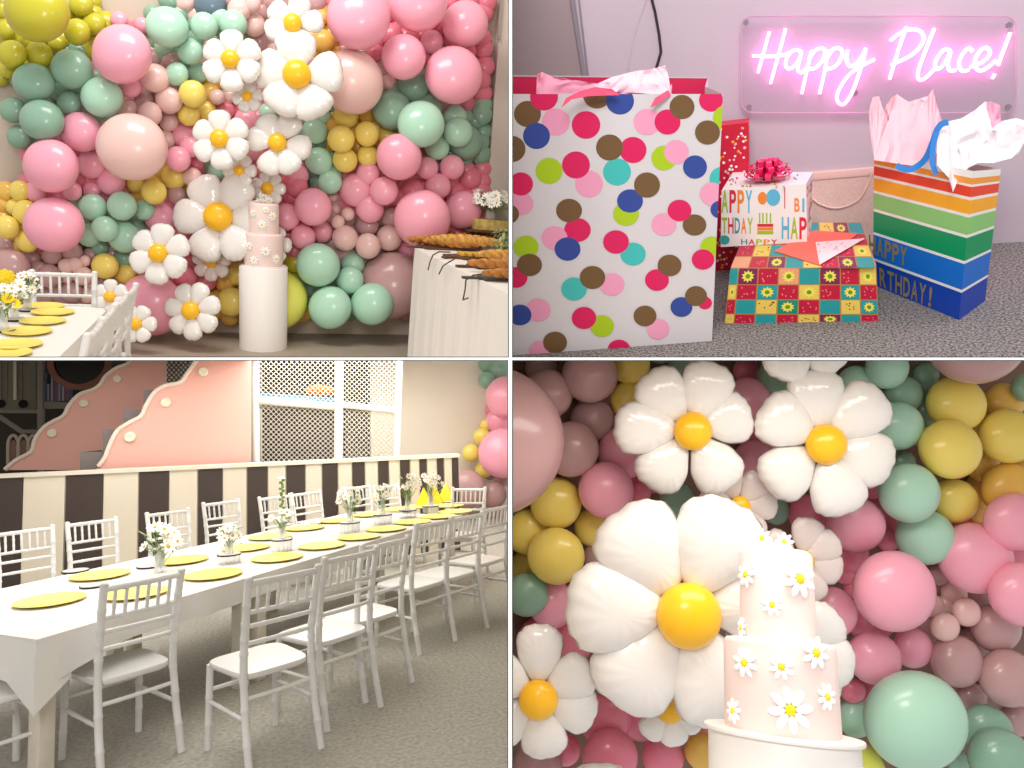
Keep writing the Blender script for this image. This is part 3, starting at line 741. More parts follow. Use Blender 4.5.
TRM = mat('wall_edge_strip', '#8F8792', rough=.5)
def wline(pts, r, name, m):
    return MB().tube([R.y(x, y, WY-r*.9) for x, y in pts], r, 6)
struct(wline([(572, -20), (572, 0), (584, 76), (588, 110)], .010, '', TRM), 'trim_1', TRM, R)
struct(wline([(579, -20), (579, 0), (588, 76), (592, 110)], .004, '', TRM), 'trim_2', TRM, R)
struct(MB().add([R.y(x, y, WY-.004) for x, y in [(420, -40), (570, -40), (590, 110), (600, 200), (420, 260)]], [(0, 1, 2, 3, 4)], False), 'wall_panel_left', mat('warm_wall_paint', '#A8989C', rough=.7), R)
solo(wline([(649, -25), (650, -8), (655, 12), (659, 34), (661, 52), (657, 66), (653, 78), (650, 110)], .0055, '', None), 'power_cable', mat('black_cable', '#2B1E22', rough=.5), R, (0, 0, 0), 0, 'thin black cable hanging down the wall behind the dotted bag', 'cable')
solo(wline([(650, -10), (636, 30), (627, 75), (622, 100)], .0022, '', None), 'clear_cord', mat('white_cord', '#CFC5CF', rough=.5), R, (0, 0, 0), 0, 'faint white cord on the wall left of the black cable', 'cord')
# neon sign
t = thing('neon_sign', R, (0, 0, 0), 0, 'pink neon script sign reading Happy Place! on a clear plate', 'sign')
def rr_poly(x0, y0, x1, y1, r, yy):
    out = []
    for cx_, cy_, a0 in ((x1-r, y0+r, -90), (x1-r, y1-r, 0), (x0+r, y1-r, 90), (x0+r, y0+r, 180)):
        for k in range(7):
            a = math.radians(a0+15*k); out.append(R.y(cx_+r*math.cos(a), cy_+r*math.sin(a), yy))
    return out
SY = WY-.05
pp = rr_poly(741, 16, 1016, 113, 12, SY)
kid(MB().prism(pp, (0, .006, 0), smooth=False), 'acrylic_plate', mat('clear_acrylic', '#C9B9CB', rough=.06, alpha=.28, spec=.6), t)
kid(MB().tube(pp, .003, 6, closed=True), 'plate_edge', mat('frosted_edge', '#E8B9DC', rough=.2, alpha=.6), t)
for x, y in ((746, 22), (1009, 25), (749, 107), (855, 93), (1008, 107)):
    P = R.y(x, y, SY-.003); kid(MB().lathe([(0, .012), (.009, .012), (.010, 0)], 14, Matrix.Translation(P) @ Matrix.Rotation(PI/2, 4, 'X')), 'standoff_screw', mat('brushed_metal', '#A89CA4', rough=.3, metal=.8), t)
NEON = mat('neon_glow', '#FFFFFF', rough=.3, emit='#FF86D2', estr=9.0)
def z3(p): return (740+p[0]/6.98, 10+p[1]/6.98)
def z4(p): return (870+p[0]/6.65, 10+p[1]/6.65)
def smooth(pts, n=5):
    P = [Vector(p) for p in pts]
    if len(P) < 3: return P
    o = []
    for i in range(len(P)-1):
        a = P[max(0, i-1)]; b = P[i]; c = P[i+1]; d_ = P[min(len(P)-1, i+2)]
        for k in range(n):
            t_ = k/n; o.append(.5*((2*b)+(c-a)*t_+(2*a-5*b+4*c-d_)*t_*t_+(3*b-a-3*c+d_)*t_**3))
    return o+[P[-1]]
S3 = [('letter_stroke', [(205, 150), (165, 295), (125, 440)]), ('letter_stroke', [(318, 130), (270, 310), (212, 515)]), ('letter_stroke', [(85, 320), (200, 325), (300, 315), (345, 300)]),
 ('letter_stroke', [(430, 295), (390, 278), (345, 305), (318, 370), (335, 410), (380, 390), (415, 340), (430, 295), (412, 360), (405, 420), (430, 438), (468, 405)]),
 ('letter_stroke', [(500, 280), (465, 430), (430, 585)]), ('letter_stroke', [(480, 345), (530, 280), (580, 270), (592, 312), (560, 375), (515, 410), (475, 412)]),
 ('letter_stroke', [(615, 280), (590, 430), (555, 585)]), ('letter_stroke', [(603, 345), (650, 275), (700, 272), (712, 315), (682, 378), (635, 408), (600, 405)]),
 ('letter_stroke', [(752, 280), (742, 340), (765, 392), (815, 375), (855, 320), (878, 268), (845, 400), (790, 560), (735, 650), (695, 655), (675, 610), (700, 540), (760, 455), (840, 395), (940, 345)])]
S4 = [[(242, 110), (185, 280), (130, 460)], [(135, 205), (200, 155), (270, 130), (330, 140), (357, 185), (330, 250), (260, 310), (140, 365)],
 [(428, 122), (370, 270), (325, 390), (320, 450), (345, 466), (400, 425), (440, 378)], [(537, 275), (500, 262), (455, 305), (432, 365), (455, 392), (500, 350), (537, 275), (518, 350), (530, 402), (575, 400)],
 [(682, 275), (655, 255), (612, 300), (592, 360), (612, 405), (660, 398)], [(665, 380), (750, 345), (797, 290), (777, 250), (735, 270), (700, 330), (705, 385), (740, 405), (800, 370), (835, 335)],
 [(933, 150), (850, 370)], [(830, 425), (812, 457)]]
for nm, pts in S3: kid(MB().tube([R.y(*z3(p), SY-.018) for p in smooth(pts)], .0053, 7), nm, NEON, t)
for pts in S4: kid(MB().tube([R.y(*z4(p), SY-.018) for p in smooth(pts)], .0053, 7), 'letter_stroke', NEON, t)

# helpers for printed paper: every print is a thin layer lying on its own panel
def panel(mb, quad_or_poly, P3, m): mb.use(m).add(P3, [list(range(len(P3)))], False)
def print_poly(mb, m, poly, clip, fn, lift):
    c = clip_poly(poly, clip)
    if len(c) >= 3: mb.use(m).add([fn(x, y, lift) for x, y in c], [list(range(len(c)))], False)
def circ(cx_, cy_, rx, ry=None, n=24, a0=0): ry = ry or rx; return [(cx_+rx*math.cos(2*PI*i/n+a0), cy_+ry*math.sin(2*PI*i/n+a0)) for i in range(n)]
def paper(n, c, r=.45): return mat('paper_'+n, c, rough=r)
# --- big dotted bag
a = R.z(517, 355, 0); b = R.z(712, 341, 0); e = (b-a).normalized(); n = e.cross(Vector((0, 0, 1)))
if n.y < 0: n = -n
c0 = n.dot(a)
fr = [(490, 94), (723, 94), (712, 341), (490, 357.3)]
def FP(x, y, l=0): return R.on(x, y, n, c0-l)
DEP = .22
def BP(x, y, l=0): return R.on(x, y, n, c0+DEP-l)
t = thing('dotted_gift_bag', R, (0, 0, 0), 0, 'giant white gift bag with large coloured dots at the left', 'gift bag')
WP = mat('white_bag_paper', '#D0CDD1', rough=.4)
mb = MB().use(WP); F4 = [FP(*p) for p in fr]
mb.add(F4, [(0, 1, 2, 3)], False)
DC = {'w': '#6E5230', 'c': '#D4145A', 'p': '#E79BBB', 'b': '#2B4595', 'l': '#A5C515', 't': '#3DB8B4'}
dots = [(527.5,114,13.5,'w'),(544,97,14,'c'),(556,122,14,'p'),(536.5,136,13.5,'b'),(586,125,14.3,'c'),(597,95,14,'w'),(620,101,14,'b'),(512,149,13.5,'w'),(549,171,13.5,'l'),(589,184,14,'p'),(576,165,14,'c'),
 (617,172,14,'t'),(633,150,13.5,'c'),(609.5,147.5,13.5,'w'),(647,122,13.5,'p'),(667.5,122,13,'c'),(682,107,12.5,'w'),(711,100,12,'c'),(726,118,13,'l'),(707.5,132.5,12.5,'w'),(664,158,12.7,'l'),(676.5,152,12.3,'p'),
 (695,167,12,'b'),(722,179,12.5,'t'),(521,204,12.5,'p'),(521,184,12,'c'),(508,214,11,'w'),(577.5,230,13.3,'c'),(569,210.5,13,'w'),(554.5,238,13,'p'),(567.5,249,13,'b'),(626,214,13,'l'),(630,201,13,'b'),(647,185,13,'w'),
 (664,224.5,12.5,'p'),(694.5,225,11.8,'w'),(679.5,210.5,12,'c'),(712,194,12,'p'),(720.5,209.5,10,'b'),(526,247,12.5,'l'),(516,277.5,11.5,'c'),(529.5,265,12.5,'w'),(633,254,12.7,'t'),(616,242,13,'c'),(574,289,12.8,'t'),(612,284.5,12.4,'p'),
 (592.5,277.5,12.8,'w'),(657,280,12,'c'),(669.5,265.5,12,'w'),(712,247,11.5,'l'),(703,259.5,11.3,'c'),(705,303,7,'c'),(681.5,307,11,'b'),(696,296,11,'w'),(538,310,12.5,'p'),(520,315,11.5,'b'),(602,326,12,'l'),(584,318,12.3,'c'),(658,329,11.3,'p'),(645,316,11.5,'w'),
 (540,351,11,'p'),(555,342.5,12,'w'),(619,350,11.5,'c')]
for i, (x, y, r, c) in enumerate(dots):
    print_poly(mb, paper('dot_'+c, DC[c], .4), circ(x, y, r, r*(.97 if y < 200 else .90), 32), fr, FP, .0006+.00004*i)
kid(mb, 'front_panel', None, t)
# side gusset and back panel
b2 = [(490, 75), (708, 77), (722, 332), (490, 350)]
B4 = [BP(*b2[0]), BP(*b2[1]), None, None]; B4[2] = F4[2]+n*DEP+e*.03; B4[3] = F4[3]+n*DEP
mb = MB().use(WP); mid = (F4[1]+B4[1])/2-e*.03; midb = (F4[2]+B4[2])/2-e*.03
mb.add([F4[1], mid, midb, F4[2]], [(0, 1, 2, 3)], False); mb.add([mid, B4[1], B4[2], midb], [(0, 1, 2, 3)], False)
kid(mb, 'gusset', None, t)
LIN = mat('crimson_lining', '#D81E56', rough=.5)
mb = MB().use(LIN).add([p for p in B4], [(0, 1, 2, 3)], False).use(WP).add([p+n*.002 for p in B4], [(0, 1, 2, 3)], False)
mb.add([B4[0]-n*.001, B4[1]-n*.001, B4[1]-n*.001-Vector((0, 0, .004)), B4[0]-n*.001-Vector((0, 0, .004))], [(0, 1, 2, 3)], False)
kid(mb, 'back_panel', None, t)
kid(MB().add([F4[3], F4[2], B4[2], B4[3]], [(0, 1, 2, 3)], False), 'bag_bottom', WP, t)
PT = mat('pink_tissue_paper', '#F3A3C0', rough=.6, bump=.3, bscale=25); HP = mat('hot_pink_tissue', '#EE4C72', rough=.6); LPT = mat('light_pink_tissue', '#F9D5E3', rough=.55)
dd = (R.M @ FP(600, 94)-CAM).y+.05
t = thing('tissue_paper', R, (0, 0, 0), 0, 'crumpled pink tissue paper spilling over the rim of the dotted bag', 'tissue paper')
kid(crumple(R, [(536, 98), (537, 74), (542, 72), (551, 76), (560, 79), (575, 80), (594, 83), (612, 88), (640, 90), (668, 89), (672, 84), (672, 98), (600, 99)], dd, .03, seed=3), 'sheet', PT, t)
kid(crumple(R, [(592, 86), (612, 77), (636, 71), (652, 69), (665, 65.5), (668, 74), (672, 96), (640, 93), (610, 92)], dd-.02, .03, seed=5), 'sheet', LPT, t)
kid(crumple(R, [(561, 108), (566, 98), (580, 91), (595, 87), (612, 89), (620, 95), (590, 96), (572, 99)], dd-.085, .008, seed=6), 'sheet', HP, t)
kid(crumple(R, [(650, 108), (655, 98), (668, 90), (671, 95), (662, 101)], dd-.085, .006, seed=7), 'sheet', HP, t)
# --- red dotted bag behind
def box_from(pxl, pxr, pyb, pyt, depth, y_off=0, inset=0):
    a = R.z(pxl, pyb, 0); b = R.z(pxr, pyb, 0); Y = (a.y+b.y)/2
    h = R.y((pxl+pxr)/2, pyt, Y).z
    return a.x, b.x, Y, h
RED = paper('red_wrap', '#CF1338'); rn = random.Random(3)
x0, x1, Y, h = box_from(716, 750, 270, 124, .12)
t = thing('red_gift_bag', R, (0, 0, 0), 0, 'narrow red gift bag with tiny white and yellow dots behind the stack', 'gift bag')
mb = MB().use(RED).box((x0, Y, 0), (x1, Y+.12, h-.001))
cols = [paper('dot_white', '#FFFFFF'), paper('dot_yellow', '#FFC02E'), paper('dot_pinkish', '#FFC7D2')]
for i in range(110):
    x = rn.uniform(x0+.006, x1-.006); z = rn.uniform(.01, h-.012); r = rn.uniform(.0035, .006)
    mb.use(cols[i % 3]).add([(x+r*math.cos(k*PI/4), Y-.0006, z+r*math.sin(k*PI/4)) for k in range(8)], [list(range(8))], False)
kid(mb, 'bag_body', None, t)
kid(MB().tube([(x0+.03, Y-.002, h-.01), (x0+.035, Y+.01, h+.03), ((x0+x1)/2, Y+.02, h+.05), (x1-.035, Y+.01, h+.03), (x1-.03, Y-.002, h-.01)], .0012, 6), 'handle', RED, t) if False else None
# --- blush bag
BLM = mat('blush_glitter_paper', '#FFD8CC', rough=.4, bump=.5, bscale=300, var=.1, vscale=150)
x0, x1, Y, h = box_from(752, 876, 243, 166, .08); Y -= .0
t = thing('blush_gift_bag', R, (0, 0, 0), 0, 'plain blush pink glittery gift bag standing behind the wrapped boxes', 'gift bag')
kid(MB().box((x0, Y-.14, 0), (x1, Y-.03, h)), 'bag_body', BLM, t)
kid(MB().bevbox((x0-.003, Y-.146, h-.028), (x1+.003, Y-.026, h+.003), .002), 'rim_band', mat('pale_rim', '#F6CFC6', rough=.4), t)
hd = [R.y(x, y, Y-.15) for x, y in smooth([(795, 172), (803, 188), (818, 203), (838, 208), (858, 200), (868, 184), (872, 172)])]
kid(MB().tube(hd, .004, 6), 'handle', mat('pale_ribbon', '#F7D6CE', rough=.4), t)
# --- lower patchwork present
fq = [(730, 268), (876, 268), (878.7, 324), (724.5, 323.5)]
a = R.z(724.5, 323.5, 0); Yf = a.y
def LP(x, y, l=0): return R.y(x, y, Yf-l)
zt = LP(800, 268).z
tq = [(749, 222), (861, 222.5), (876, 268), (730, 268)]
def TP_(x, y, l=0): return R.z(x, y, zt+l)
F0 = [LP(*p) for p in fq]; T0 = [TP_(*p) for p in tq]; T0[2] = Vector((F0[1].x, Yf, zt)); T0[3] = Vector((F0[0].x, Yf, zt)); F0[0] = T0[3].copy(); F0[1] = T0[2].copy()
PC = {'r': '#C01038', 't': '#1E9A9E', 'y': '#E8CB5E', 'v': '#7E1F55', 'g': '#0F8C76', 'o': '#E9A27A'}
t = thing('patchwork_gift_box', R, (0, 0, 0), 0, 'wide present in patchwork paper of red, teal and yellow squares', 'gift box')
rows_f = [['v*', 'r', 'o*', 't', 'v*', 'r', 'y*'], ['r', 't*', 'r', 'y#', 'r', 't*', 'r'], ['t', 'y.', 'g*', 'r', 't', 'y.', 't*'], ['r', 't', 'r', 'y.', 'v*', 't', 'r']]
left_c = ['t', 'y*', 'r', 'y.']
mb = MB()
def cell(mb, quad2, code, fn, lift, rnd):
    m = paper('patch_'+code[0], PC[code[0]])
    P = [fn(x, y, lift) for x, y in quad2]; mb.use(m).add(P, [(0, 1, 2, 3)], False)
    q2 = [Vector((p[0], p[1])) for p in quad2]
    def uv(u, v): w = bil(q2, u, v); return (w.x, w.y)
    if len(code) > 1 and code[1] in '*#':
        st = [uv(.5+(.36 if k % 2 else .24)*math.cos(2*PI*k/20), .5+(.40 if k % 2 else .26)*math.sin(2*PI*k/20)) for k in range(20)]
        mb.use(paper('sun', '#F3E35C' if code[1] == '*' else '#3B4A22')).add([fn(x, y, lift+.0004) for x, y in st], [list(range(20))], False)
        mb.use(paper('sun_eye', '#5E9A1E')).add([fn(*uv(.5+.13*math.cos(2*PI*k/10), .5+.15*math.sin(2*PI*k/10)), lift+.0008) for k in range(10)], [list(range(10))], False)
    elif code[0] in 'ry' :
        for k in range(7):
            u, v = rnd.uniform(.12, .88), rnd.uniform(.15, .85)
            mb.use(paper('fleck_r' if code[0] == 'r' else 'fleck_y', '#F07A8C' if code[0] == 'r' else '#8A2A1E')).add([fn(*uv(u+.045*math.cos(2*PI*j/6), v+.06*math.sin(2*PI*j/6)), lift+.0004) for j in range(6)], [list(range(6))], False)
rnd = random.Random(8); Q = [Vector((p[0], p[1])) for p in fq]
mb.use(paper('seam', '#B98A4A')).add(F0, [(0, 1, 2, 3)], False)
vs_ = [0, .30, .57, .83, 1.0]; us = [-.0]+[.055+.9*.15*k/.9 for k in range(7)]+[1.0]
us = [0, .06, .195, .335, .475, .615, .755, .885, 1.0]
for j in range(4):
    for i in range(8):
        code = left_c[j] if i == 0 else rows_f[j][i-1]
        g = .004; q2 = [bil(Q, us[i]+g, vs_[j]+g*2), bil(Q, us[i+1]-g, vs_[j]+g*2), bil(Q, us[i+1]-g, vs_[j+1]-g*2), bil(Q, us[i]+g, vs_[j+1]-g*2)]
        cell(mb, [(v.x, v.y) for v in q2], code, LP, .0006, rnd)
kid(mb, 'front_face', None, t)
mb = MB(); Q = [Vector((p[0], p[1])) for p in tq]; mb.use(paper('seam', '#B98A4A')).add(T0, [(0, 1, 2, 3)], False)
tr_ = [['t', 'r', 'v*', 'y.', 't', 'y.', 'v*', 't'], ['y.', 't', 'r', 'v*', 't', 'r', 'y*', 'r'], ['r', 'y.', 't', 'r', 'o*', 't', 'r', 'y*'], ['o.', 'r', 'v*', 't', 'y.', 'r', 'v*', 't']]
for j in range(4):
    for i in range(8):
        g = .004; q2 = [bil(Q, i/8+g, j/4+2*g), bil(Q, (i+1)/8-g, j/4+2*g), bil(Q, (i+1)/8-g, (j+1)/4-2*g), bil(Q, i/8+g, (j+1)/4-2*g)]
        cell(mb, [(v.x, v.y) for v in q2], tr_[j][i], TP_, .0004, rnd)
kid(mb, 'top_face', None, t)
bk = [T0[0], T0[1], Vector((T0[1].x, T0[1].y, 0)), Vector((T0[0].x, T0[0].y, 0))]
mb = MB().use(paper('patch_t', PC['t'])).add([F0[1], T0[2], T0[1], bk[2], F0[2]], [(0, 1, 2, 3, 4)], False).use(paper('patch_r', PC['r'])).add([F0[0], T0[3], T0[0], bk[3], F0[3]], [(0, 1, 2, 3, 4)], False)
mb.use(paper('patch_v', PC['v'])).add([F0[0], F0[1], T0[2], T0[3]], [(0, 1, 2, 3)], False).use(paper('patch_t', PC['t'])).add(bk, [(0, 1, 2, 3)], False)
kid(mb, 'side_faces', None, t)
# --- envelope and card
solo(MB().prism([TP_(x, y, .0015) for x, y in [(774.5, 251.5), (814, 231), (858, 234), (819, 265.5)]], (0, 0, .0025)), 'envelope', mat('coral_paper', '#F4715F', rough=.6), R, (0, 0, 0), 0, 'coral envelope lying on the patchwork present', 'envelope')
mb = MB().use(paper('card_white', '#F6E3E6')).prism([TP_(x, y, .0045) for x, y in [(815.5, 242.6), (864.7, 238.8), (819.5, 265)]], (0, 0, .002)); rn = random.Random(2)
for i in range(16):
    u, v = rn.random(), rn.random()
    if u+v > 1: u, v = 1-u, 1-v
    x = 816.5+(862-816.5)*u*.92+(819-816.5)*v; y = 243.5+(239.5-243.5)*u+(263-243.5)*v*.92
    mb.use(paper('card_pink', '#EDA7B4')).add([TP_(x+1.1*math.cos(k), y+.7*math.sin(k), .0068) for k in range(6)], [list(range(6))], False)
solo(mb, 'greeting_card', None, R, (0, 0, 0), 0, 'white card with pink flowers lying over the coral envelope', 'card')
# --- upper birthday print present, stands on the lower one
uq = [(721.5, 186), (806, 188.5), (807, 246), (720.5, 243.7)]
Yu = TP_(764, 245).y
def UP(x, y, l=0): return R.y(x, y, Yu-l)
U0 = [UP(*p) for p in uq]; zu = (U0[0].z+U0[1].z)/2
z0 = zt+.0
for p in U0: pass
U0[2].z = z0+.001; U0[3].z = z0+.001; U0[0].z = U0[1].z = zu
tb = [R.z(733, 172, zu), R.z(813, 172, zu)]
WPP = paper('birthday_white', '#F1ECEC')
t = thing('birthday_gift_box', R, (0, 0, 0), 0, 'white present with colourful birthday lettering, on top of the patchwork present', 'gift box')
mb = MB().use(WPP).add(U0, [(0, 1, 2, 3)], False)
def z1(x, y): return (710+x/4.267, 150+y/4.267)
def put_text(mb, txt, q, cols, fn, lift, clip=None):
    n_ = len(txt)
    for i, ch in enumerate(txt):
        if ch == ' ': continue
        v2, f2 = text_geo(ch); u0 = (i+.08)/n_; u1 = (i+.92)/n_
        if ch in 'I!': u0, u1 = (i+.32)/n_, (i+.68)/n_
        mb.use(cols[i % len(cols)])
        Q = [Vector((p[0], p[1])) for p in q]
        P = []
        for u, v in v2: w = bil(Q, u0+(u1-u0)*u, v); P.append(fn(w.x, w.y, lift))
        mb.add(P, f2, False)
ink = [paper('ink_'+k, c) for k, c in (('lime', '#9CC32A'), ('red', '#D32A3C'), ('orange', '#F08A2C'), ('blue', '#5BB8DA'), ('teal', '#3AA5A0'))]
q4 = lambda x0, y0, x1, y1: [z1(x0, y0), z1(x1, y0+2), z1(x1, y1+2), z1(x0, y1)]
put_text(mb, 'APPY', q4(46, 170, 183, 268), [ink[0], ink[1], ink[2], ink[3]], UP, .0006)
put_text(mb, 'THDAY', q4(48, 288, 185, 356), [ink[0], ink[1], ink[4], ink[2], ink[0]], UP, .0006)
put_text(mb, 'BI', q4(358, 205, 412, 264), [ink[2], ink[3]], UP, .0006)
put_text(mb, 'HAP', q4(303, 285, 416, 380), [ink[3], ink[0], ink[1]], UP, .0006)
put_text(mb, 'HAPPY', q4(130, 380, 290, 403), [ink[4], ink[1], ink[0], ink[2], ink[1]], UP, .0006)
for x, y, rx, ry, c in ((224, 206, 20, 27, 2), (270, 203, 30, 36, 3), (62, 384, 22, 20, 4)):
    mb.use(ink[c]).add([UP(*z1(x+rx*math.cos(k*PI/10), y+ry*math.sin(k*PI/10)), .0006+.0001*c) for k in range(20)], [list(range(20))], False)
for i, (y0, y1, c) in enumerate(((315, 328, 1), (330, 343, 2), (345, 360, 0))): mb.use(ink[c]).add([UP(*z1(x, y), .0006) for x, y in ((202, y0), (270, y0), (270, y1), (202, y1))], [(0, 1, 2, 3)], False)
for x in (212, 226, 242, 258): mb.use(ink[0]).add([UP(*z1(*p), .0006) for p in ((x-3, 268), (x+3, 268), (x+3, 312), (x-3, 312))], [(0, 1, 2, 3)], False)
mb.use(ink[1]).add([UP(*z1(*p), .0006) for p in ((317, 160), (321, 160), (321, 250), (317, 250))], [(0, 1, 2, 3)], False)
kid(mb, 'front_face', None, t)
mb = MB().use(WPP).add([U0[0], U0[1], tb[1], tb[0]], [(0, 1, 2, 3)], False); rn = random.Random(9)
for i in range(34):
    x, y = rn.uniform(728, 806), rn.uniform(173.5, 186)
    w = rn.uniform(1.2, 2.6); hh = rn.uniform(1, 2.4); mb.use(ink[i % 5]).add([R.z(*p, zu+.0005+.00001*i) for p in ((x, y), (x+w, y), (x+w, y+hh), (x, y+hh))], [(0, 1, 2, 3)], False)
kid(mb, 'top_face', None, t)
rb_ = Vector((tb[1].x, tb[1].y, z0+.001)); lb_ = Vector((tb[0].x, tb[0].y, z0+.001))
mb = MB().use(paper('birthday_side', '#F0DDE2')).add([U0[1], tb[1], rb_, U0[2]], [(0, 1, 2, 3)], False).use(WPP).add([U0[0], tb[0], lb_, U0[3]], [(0, 1, 2, 3)], False).add([tb[0], tb[1], rb_, lb_], [(0, 1, 2, 3)], False)
for i in range(24):
    u, v = rn.uniform(.05, .85), rn.uniform(.04, .93); q_ = [U0[1], tb[1], rb_, U0[2]]
    P = [bil(q_, u+du, v+dv_) + Vector((.0006, -.0003, 0)) for du, dv_ in ((0, 0), (.16, 0), (.16, .05), (0, .05))]; mb.use(ink[i % 5]).add(P, [(0, 1, 2, 3)], False)
kid(mb, 'side_faces', None, t)
# bow of looped ribbon
bc = R.z(768, 181, zu)
t = thing('gift_bow', R, bc, 0, 'bright pink looped ribbon bow on the birthday print present', 'bow')
BOWM = mat('hot_pink_ribbon', '#F01F68', rough=.25, coat=.4); rn = random.Random(6)
for lay, (cnt, tilt_, ln) in enumerate(((12, .15, .082), (11, .5, .078), (9, .95, .072), (6, 1.3, .066))):
    for i in range(cnt):
        a = 2*PI*i/cnt+lay*.3; mb = MB(); pts = []
        for k in range(13):
            f = k/12*2*PI; pts.append((ln*.5*(1-math.cos(f)), 0, .016*math.sin(f)))
        w = .010
        def g_(u, v, pts=pts, w=w):
            k = min(12, int(round(u*12))); p = pts[k]; return (p[0], (v-.5)*2*w*(.35+.65*math.sin(PI*u)**.5 if 0 < u < 1 else .35), p[2])
        mb.grid(g_, 12, 2, M=Matrix.Rotation(a, 4, 'Z') @ Matrix.Rotation(-tilt_, 4, 'Y') @ Matrix.Translation((.003, 0, .006)))
        kid(mb, 'ribbon_loop', BOWM, t, Matrix.Translation((0, 0, .012)))
# --- striped bag
kb = R.z(959, 320, 0); lbm = R.z(873, 285, 0); rbm = R.z(985, 301, 0)
nl = (kb-lbm).normalized().cross(Vector((0, 0, 1))); nr_ = (rbm-kb).normalized().cross(Vector((0, 0, 1)))
def SL(x, y, l=0): return R.on(x, y, nl, nl.dot(kb)+ (l if nl.y > 0 else -l)*-1)
def SRt(x, y, l=0): return R.on(x, y, nr_, nr_.dot(kb)+(l if nr_.y > 0 else -l)*-1)
kt = SL(973, 171); ltp = SL(874, 152); rtp = SRt(1001, 169)
LQ = [ltp, kt, kb, lbm]; RQ = [kt, rtp, rbm, kb]
bands = [(0, .045, 'w'), (.045, .085, '#F5A03A'), (.085, .10, 'w'), (.10, .165, '#EE4A2C'), (.165, .185, 'w'), (.185, .275, '#FBB12C'), (.275, .295, 'w'), (.295, .41, '#8FCE7A'), (.41, .43, 'w'), (.43, .585, '#0E9A62'), (.585, .605, 'w'), (.605, .785, '#1B72D6'), (.785, .805, 'w'), (.805, 1, '#1444B4')]
t = thing('striped_gift_bag', R, (0, 0, 0), 0, 'tall rainbow striped gift bag with gold birthday greeting at the right', 'gift bag')
nlo = -nl if nl.y > 0 else nl; nro = -nr_ if nr_.y > 0 else nr_
for nm, Q, no in (('front_panel', LQ, nlo), ('side_panel', RQ, nro)):
    mb = MB()
    for v0, v1, c in bands:
        mb.use(paper('stripe_'+c.strip('#'), '#F4F2F0' if c == 'w' else c, .4)).add([bil(Q, 0, v0), bil(Q, 1, v0), bil(Q, 1, v1), bil(Q, 0, v1)], [(0, 1, 2, 3)], False)
    if nm == 'front_panel':
        GO = mat('gold_ink', '#B59A62', rough=.35, metal=.3)
        z2 = lambda x, y: (860+x/3.073, 80+y/3.073)
        put_text(mb, 'HAPPY', [z2(26, 474), z2(148, 516), z2(143, 574), z2(28, 530)], [GO], lambda x, y, l: R.on(x, y, nl, nl.dot(kb))+no*l, .001)
        put_text(mb, 'BIRTHDAY!', [z2(8, 556), z2(232, 640), z2(226, 702), z2(12, 612)], [GO], lambda x, y, l: R.on(x, y, nl, nl.dot(kb))+no*l, .001)
    kid(mb, nm, None, t)
lbk = lbm+(rbm-kb); lbk_t = ltp+(rtp-kt)
IN_ = paper('bag_inside', '#E9E4E4')
kid(MB().use(IN_).add([lbk_t, rtp, rbm, lbk], [(0, 1, 2, 3)], False).add([ltp, lbk_t, lbk, lbm], [(0, 1, 2, 3)], False), 'back_panels', None, t)
kid(MB().use(IN_).add([lbm, kb, rbm, lbk], [(0, 1, 2, 3)], False), 'bag_bottom', None, t)
RIB = mat('blue_ribbon', '#2E7FD0', rough=.3, coat=.3)
dr = (R.M @ SL(925, 168)-CAM).y-.012
def ribbon(pts, w, d0, d1):
    P = smooth([z2(*p) for p in pts], 6); n_ = len(P); mb = MB()
    def f(u, v):
        i = min(n_-1, int(round(u*(n_-1)))); a = P[max(0, i-1)]; b = P[min(n_-1, i+1)]; tn = Vector((b[0]-a[0], b[1]-a[1])).normalized(); q = (P[i][0]-tn.y*w*(v-.5), P[i][1]+tn.x*w*(v-.5))
        return R.d(q[0], q[1], d0+(d1-d0)*u)
    mb.grid(f, n_-1, 2); return mb
kid(ribbon([(112, 262), (140, 275), (172, 268), (202, 240), (222, 195), (236, 155), (252, 135), (272, 130)], 6.2, dr-.02, dr-.05), 'ribbon_handle', RIB, t)
kid(ribbon([(236, 160), (224, 205), (222, 250), (234, 290)], 5.5, dr-.05, dr-.07), 'ribbon_tail', RIB, t)
dm = (R.M @ ((ltp+rtp)/2)-CAM).y
PT2 = mat('pale_pink_tissue', '#FBCBD8', rough=.6, bump=.3, bscale=25); WT = mat('white_tissue_paper', '#F1E8EC', rough=.6, bump=.4, bscale=25)
t = thing('tissue_paper', R, (0, 0, 0), 0, 'upright pale pink tissue paper in the left half of the striped bag', 'tissue paper')
kid(crumple(R, [(874, 160), (870, 130), (869, 110), (873, 97), (879, 96), (882, 106), (888, 118), (891, 130), (886, 106), (892, 97), (897, 94), (908, 102), (922, 110), (928, 96), (933, 89), (934, 94), (938, 108), (943, 124), (941, 150), (930, 168), (900, 164)], dm-.01, .026, seed=2), 'sheet', PT2, t)
kid(crumple(R, [(886, 158), (885, 108), (897, 95), (920, 108), (926, 118), (922, 160)], dm+.03, .03, seed=12), 'sheet', PT2, t)
t = thing('tissue_paper', R, (0, 0, 0), 0, 'crumpled white tissue paper tumbling out of the right half of the striped bag', 'tissue paper')
kid(crumple(R, [(937, 165), (936, 150), (938, 128), (950, 121), (962, 118), (975, 110), (986, 101), (988, 112), (992, 128), (1002, 121), (1016, 118), (1030, 122), (1028, 136), (1020, 150), (1012, 158), (994, 163), (978, 163), (968, 168), (958, 180), (953, 192), (949, 178)], dm-.10, .032, seed=4, slope=-.0018), 'sheet', WT, t)
kid(crumple(R, [(975, 118), (984, 104), (990, 101), (1000, 105), (1001, 124), (992, 134), (980, 130)], dm-.02, .03, seed=9), 'sheet', mat('rosy_tissue', '#F5B9D2', rough=.6), t)
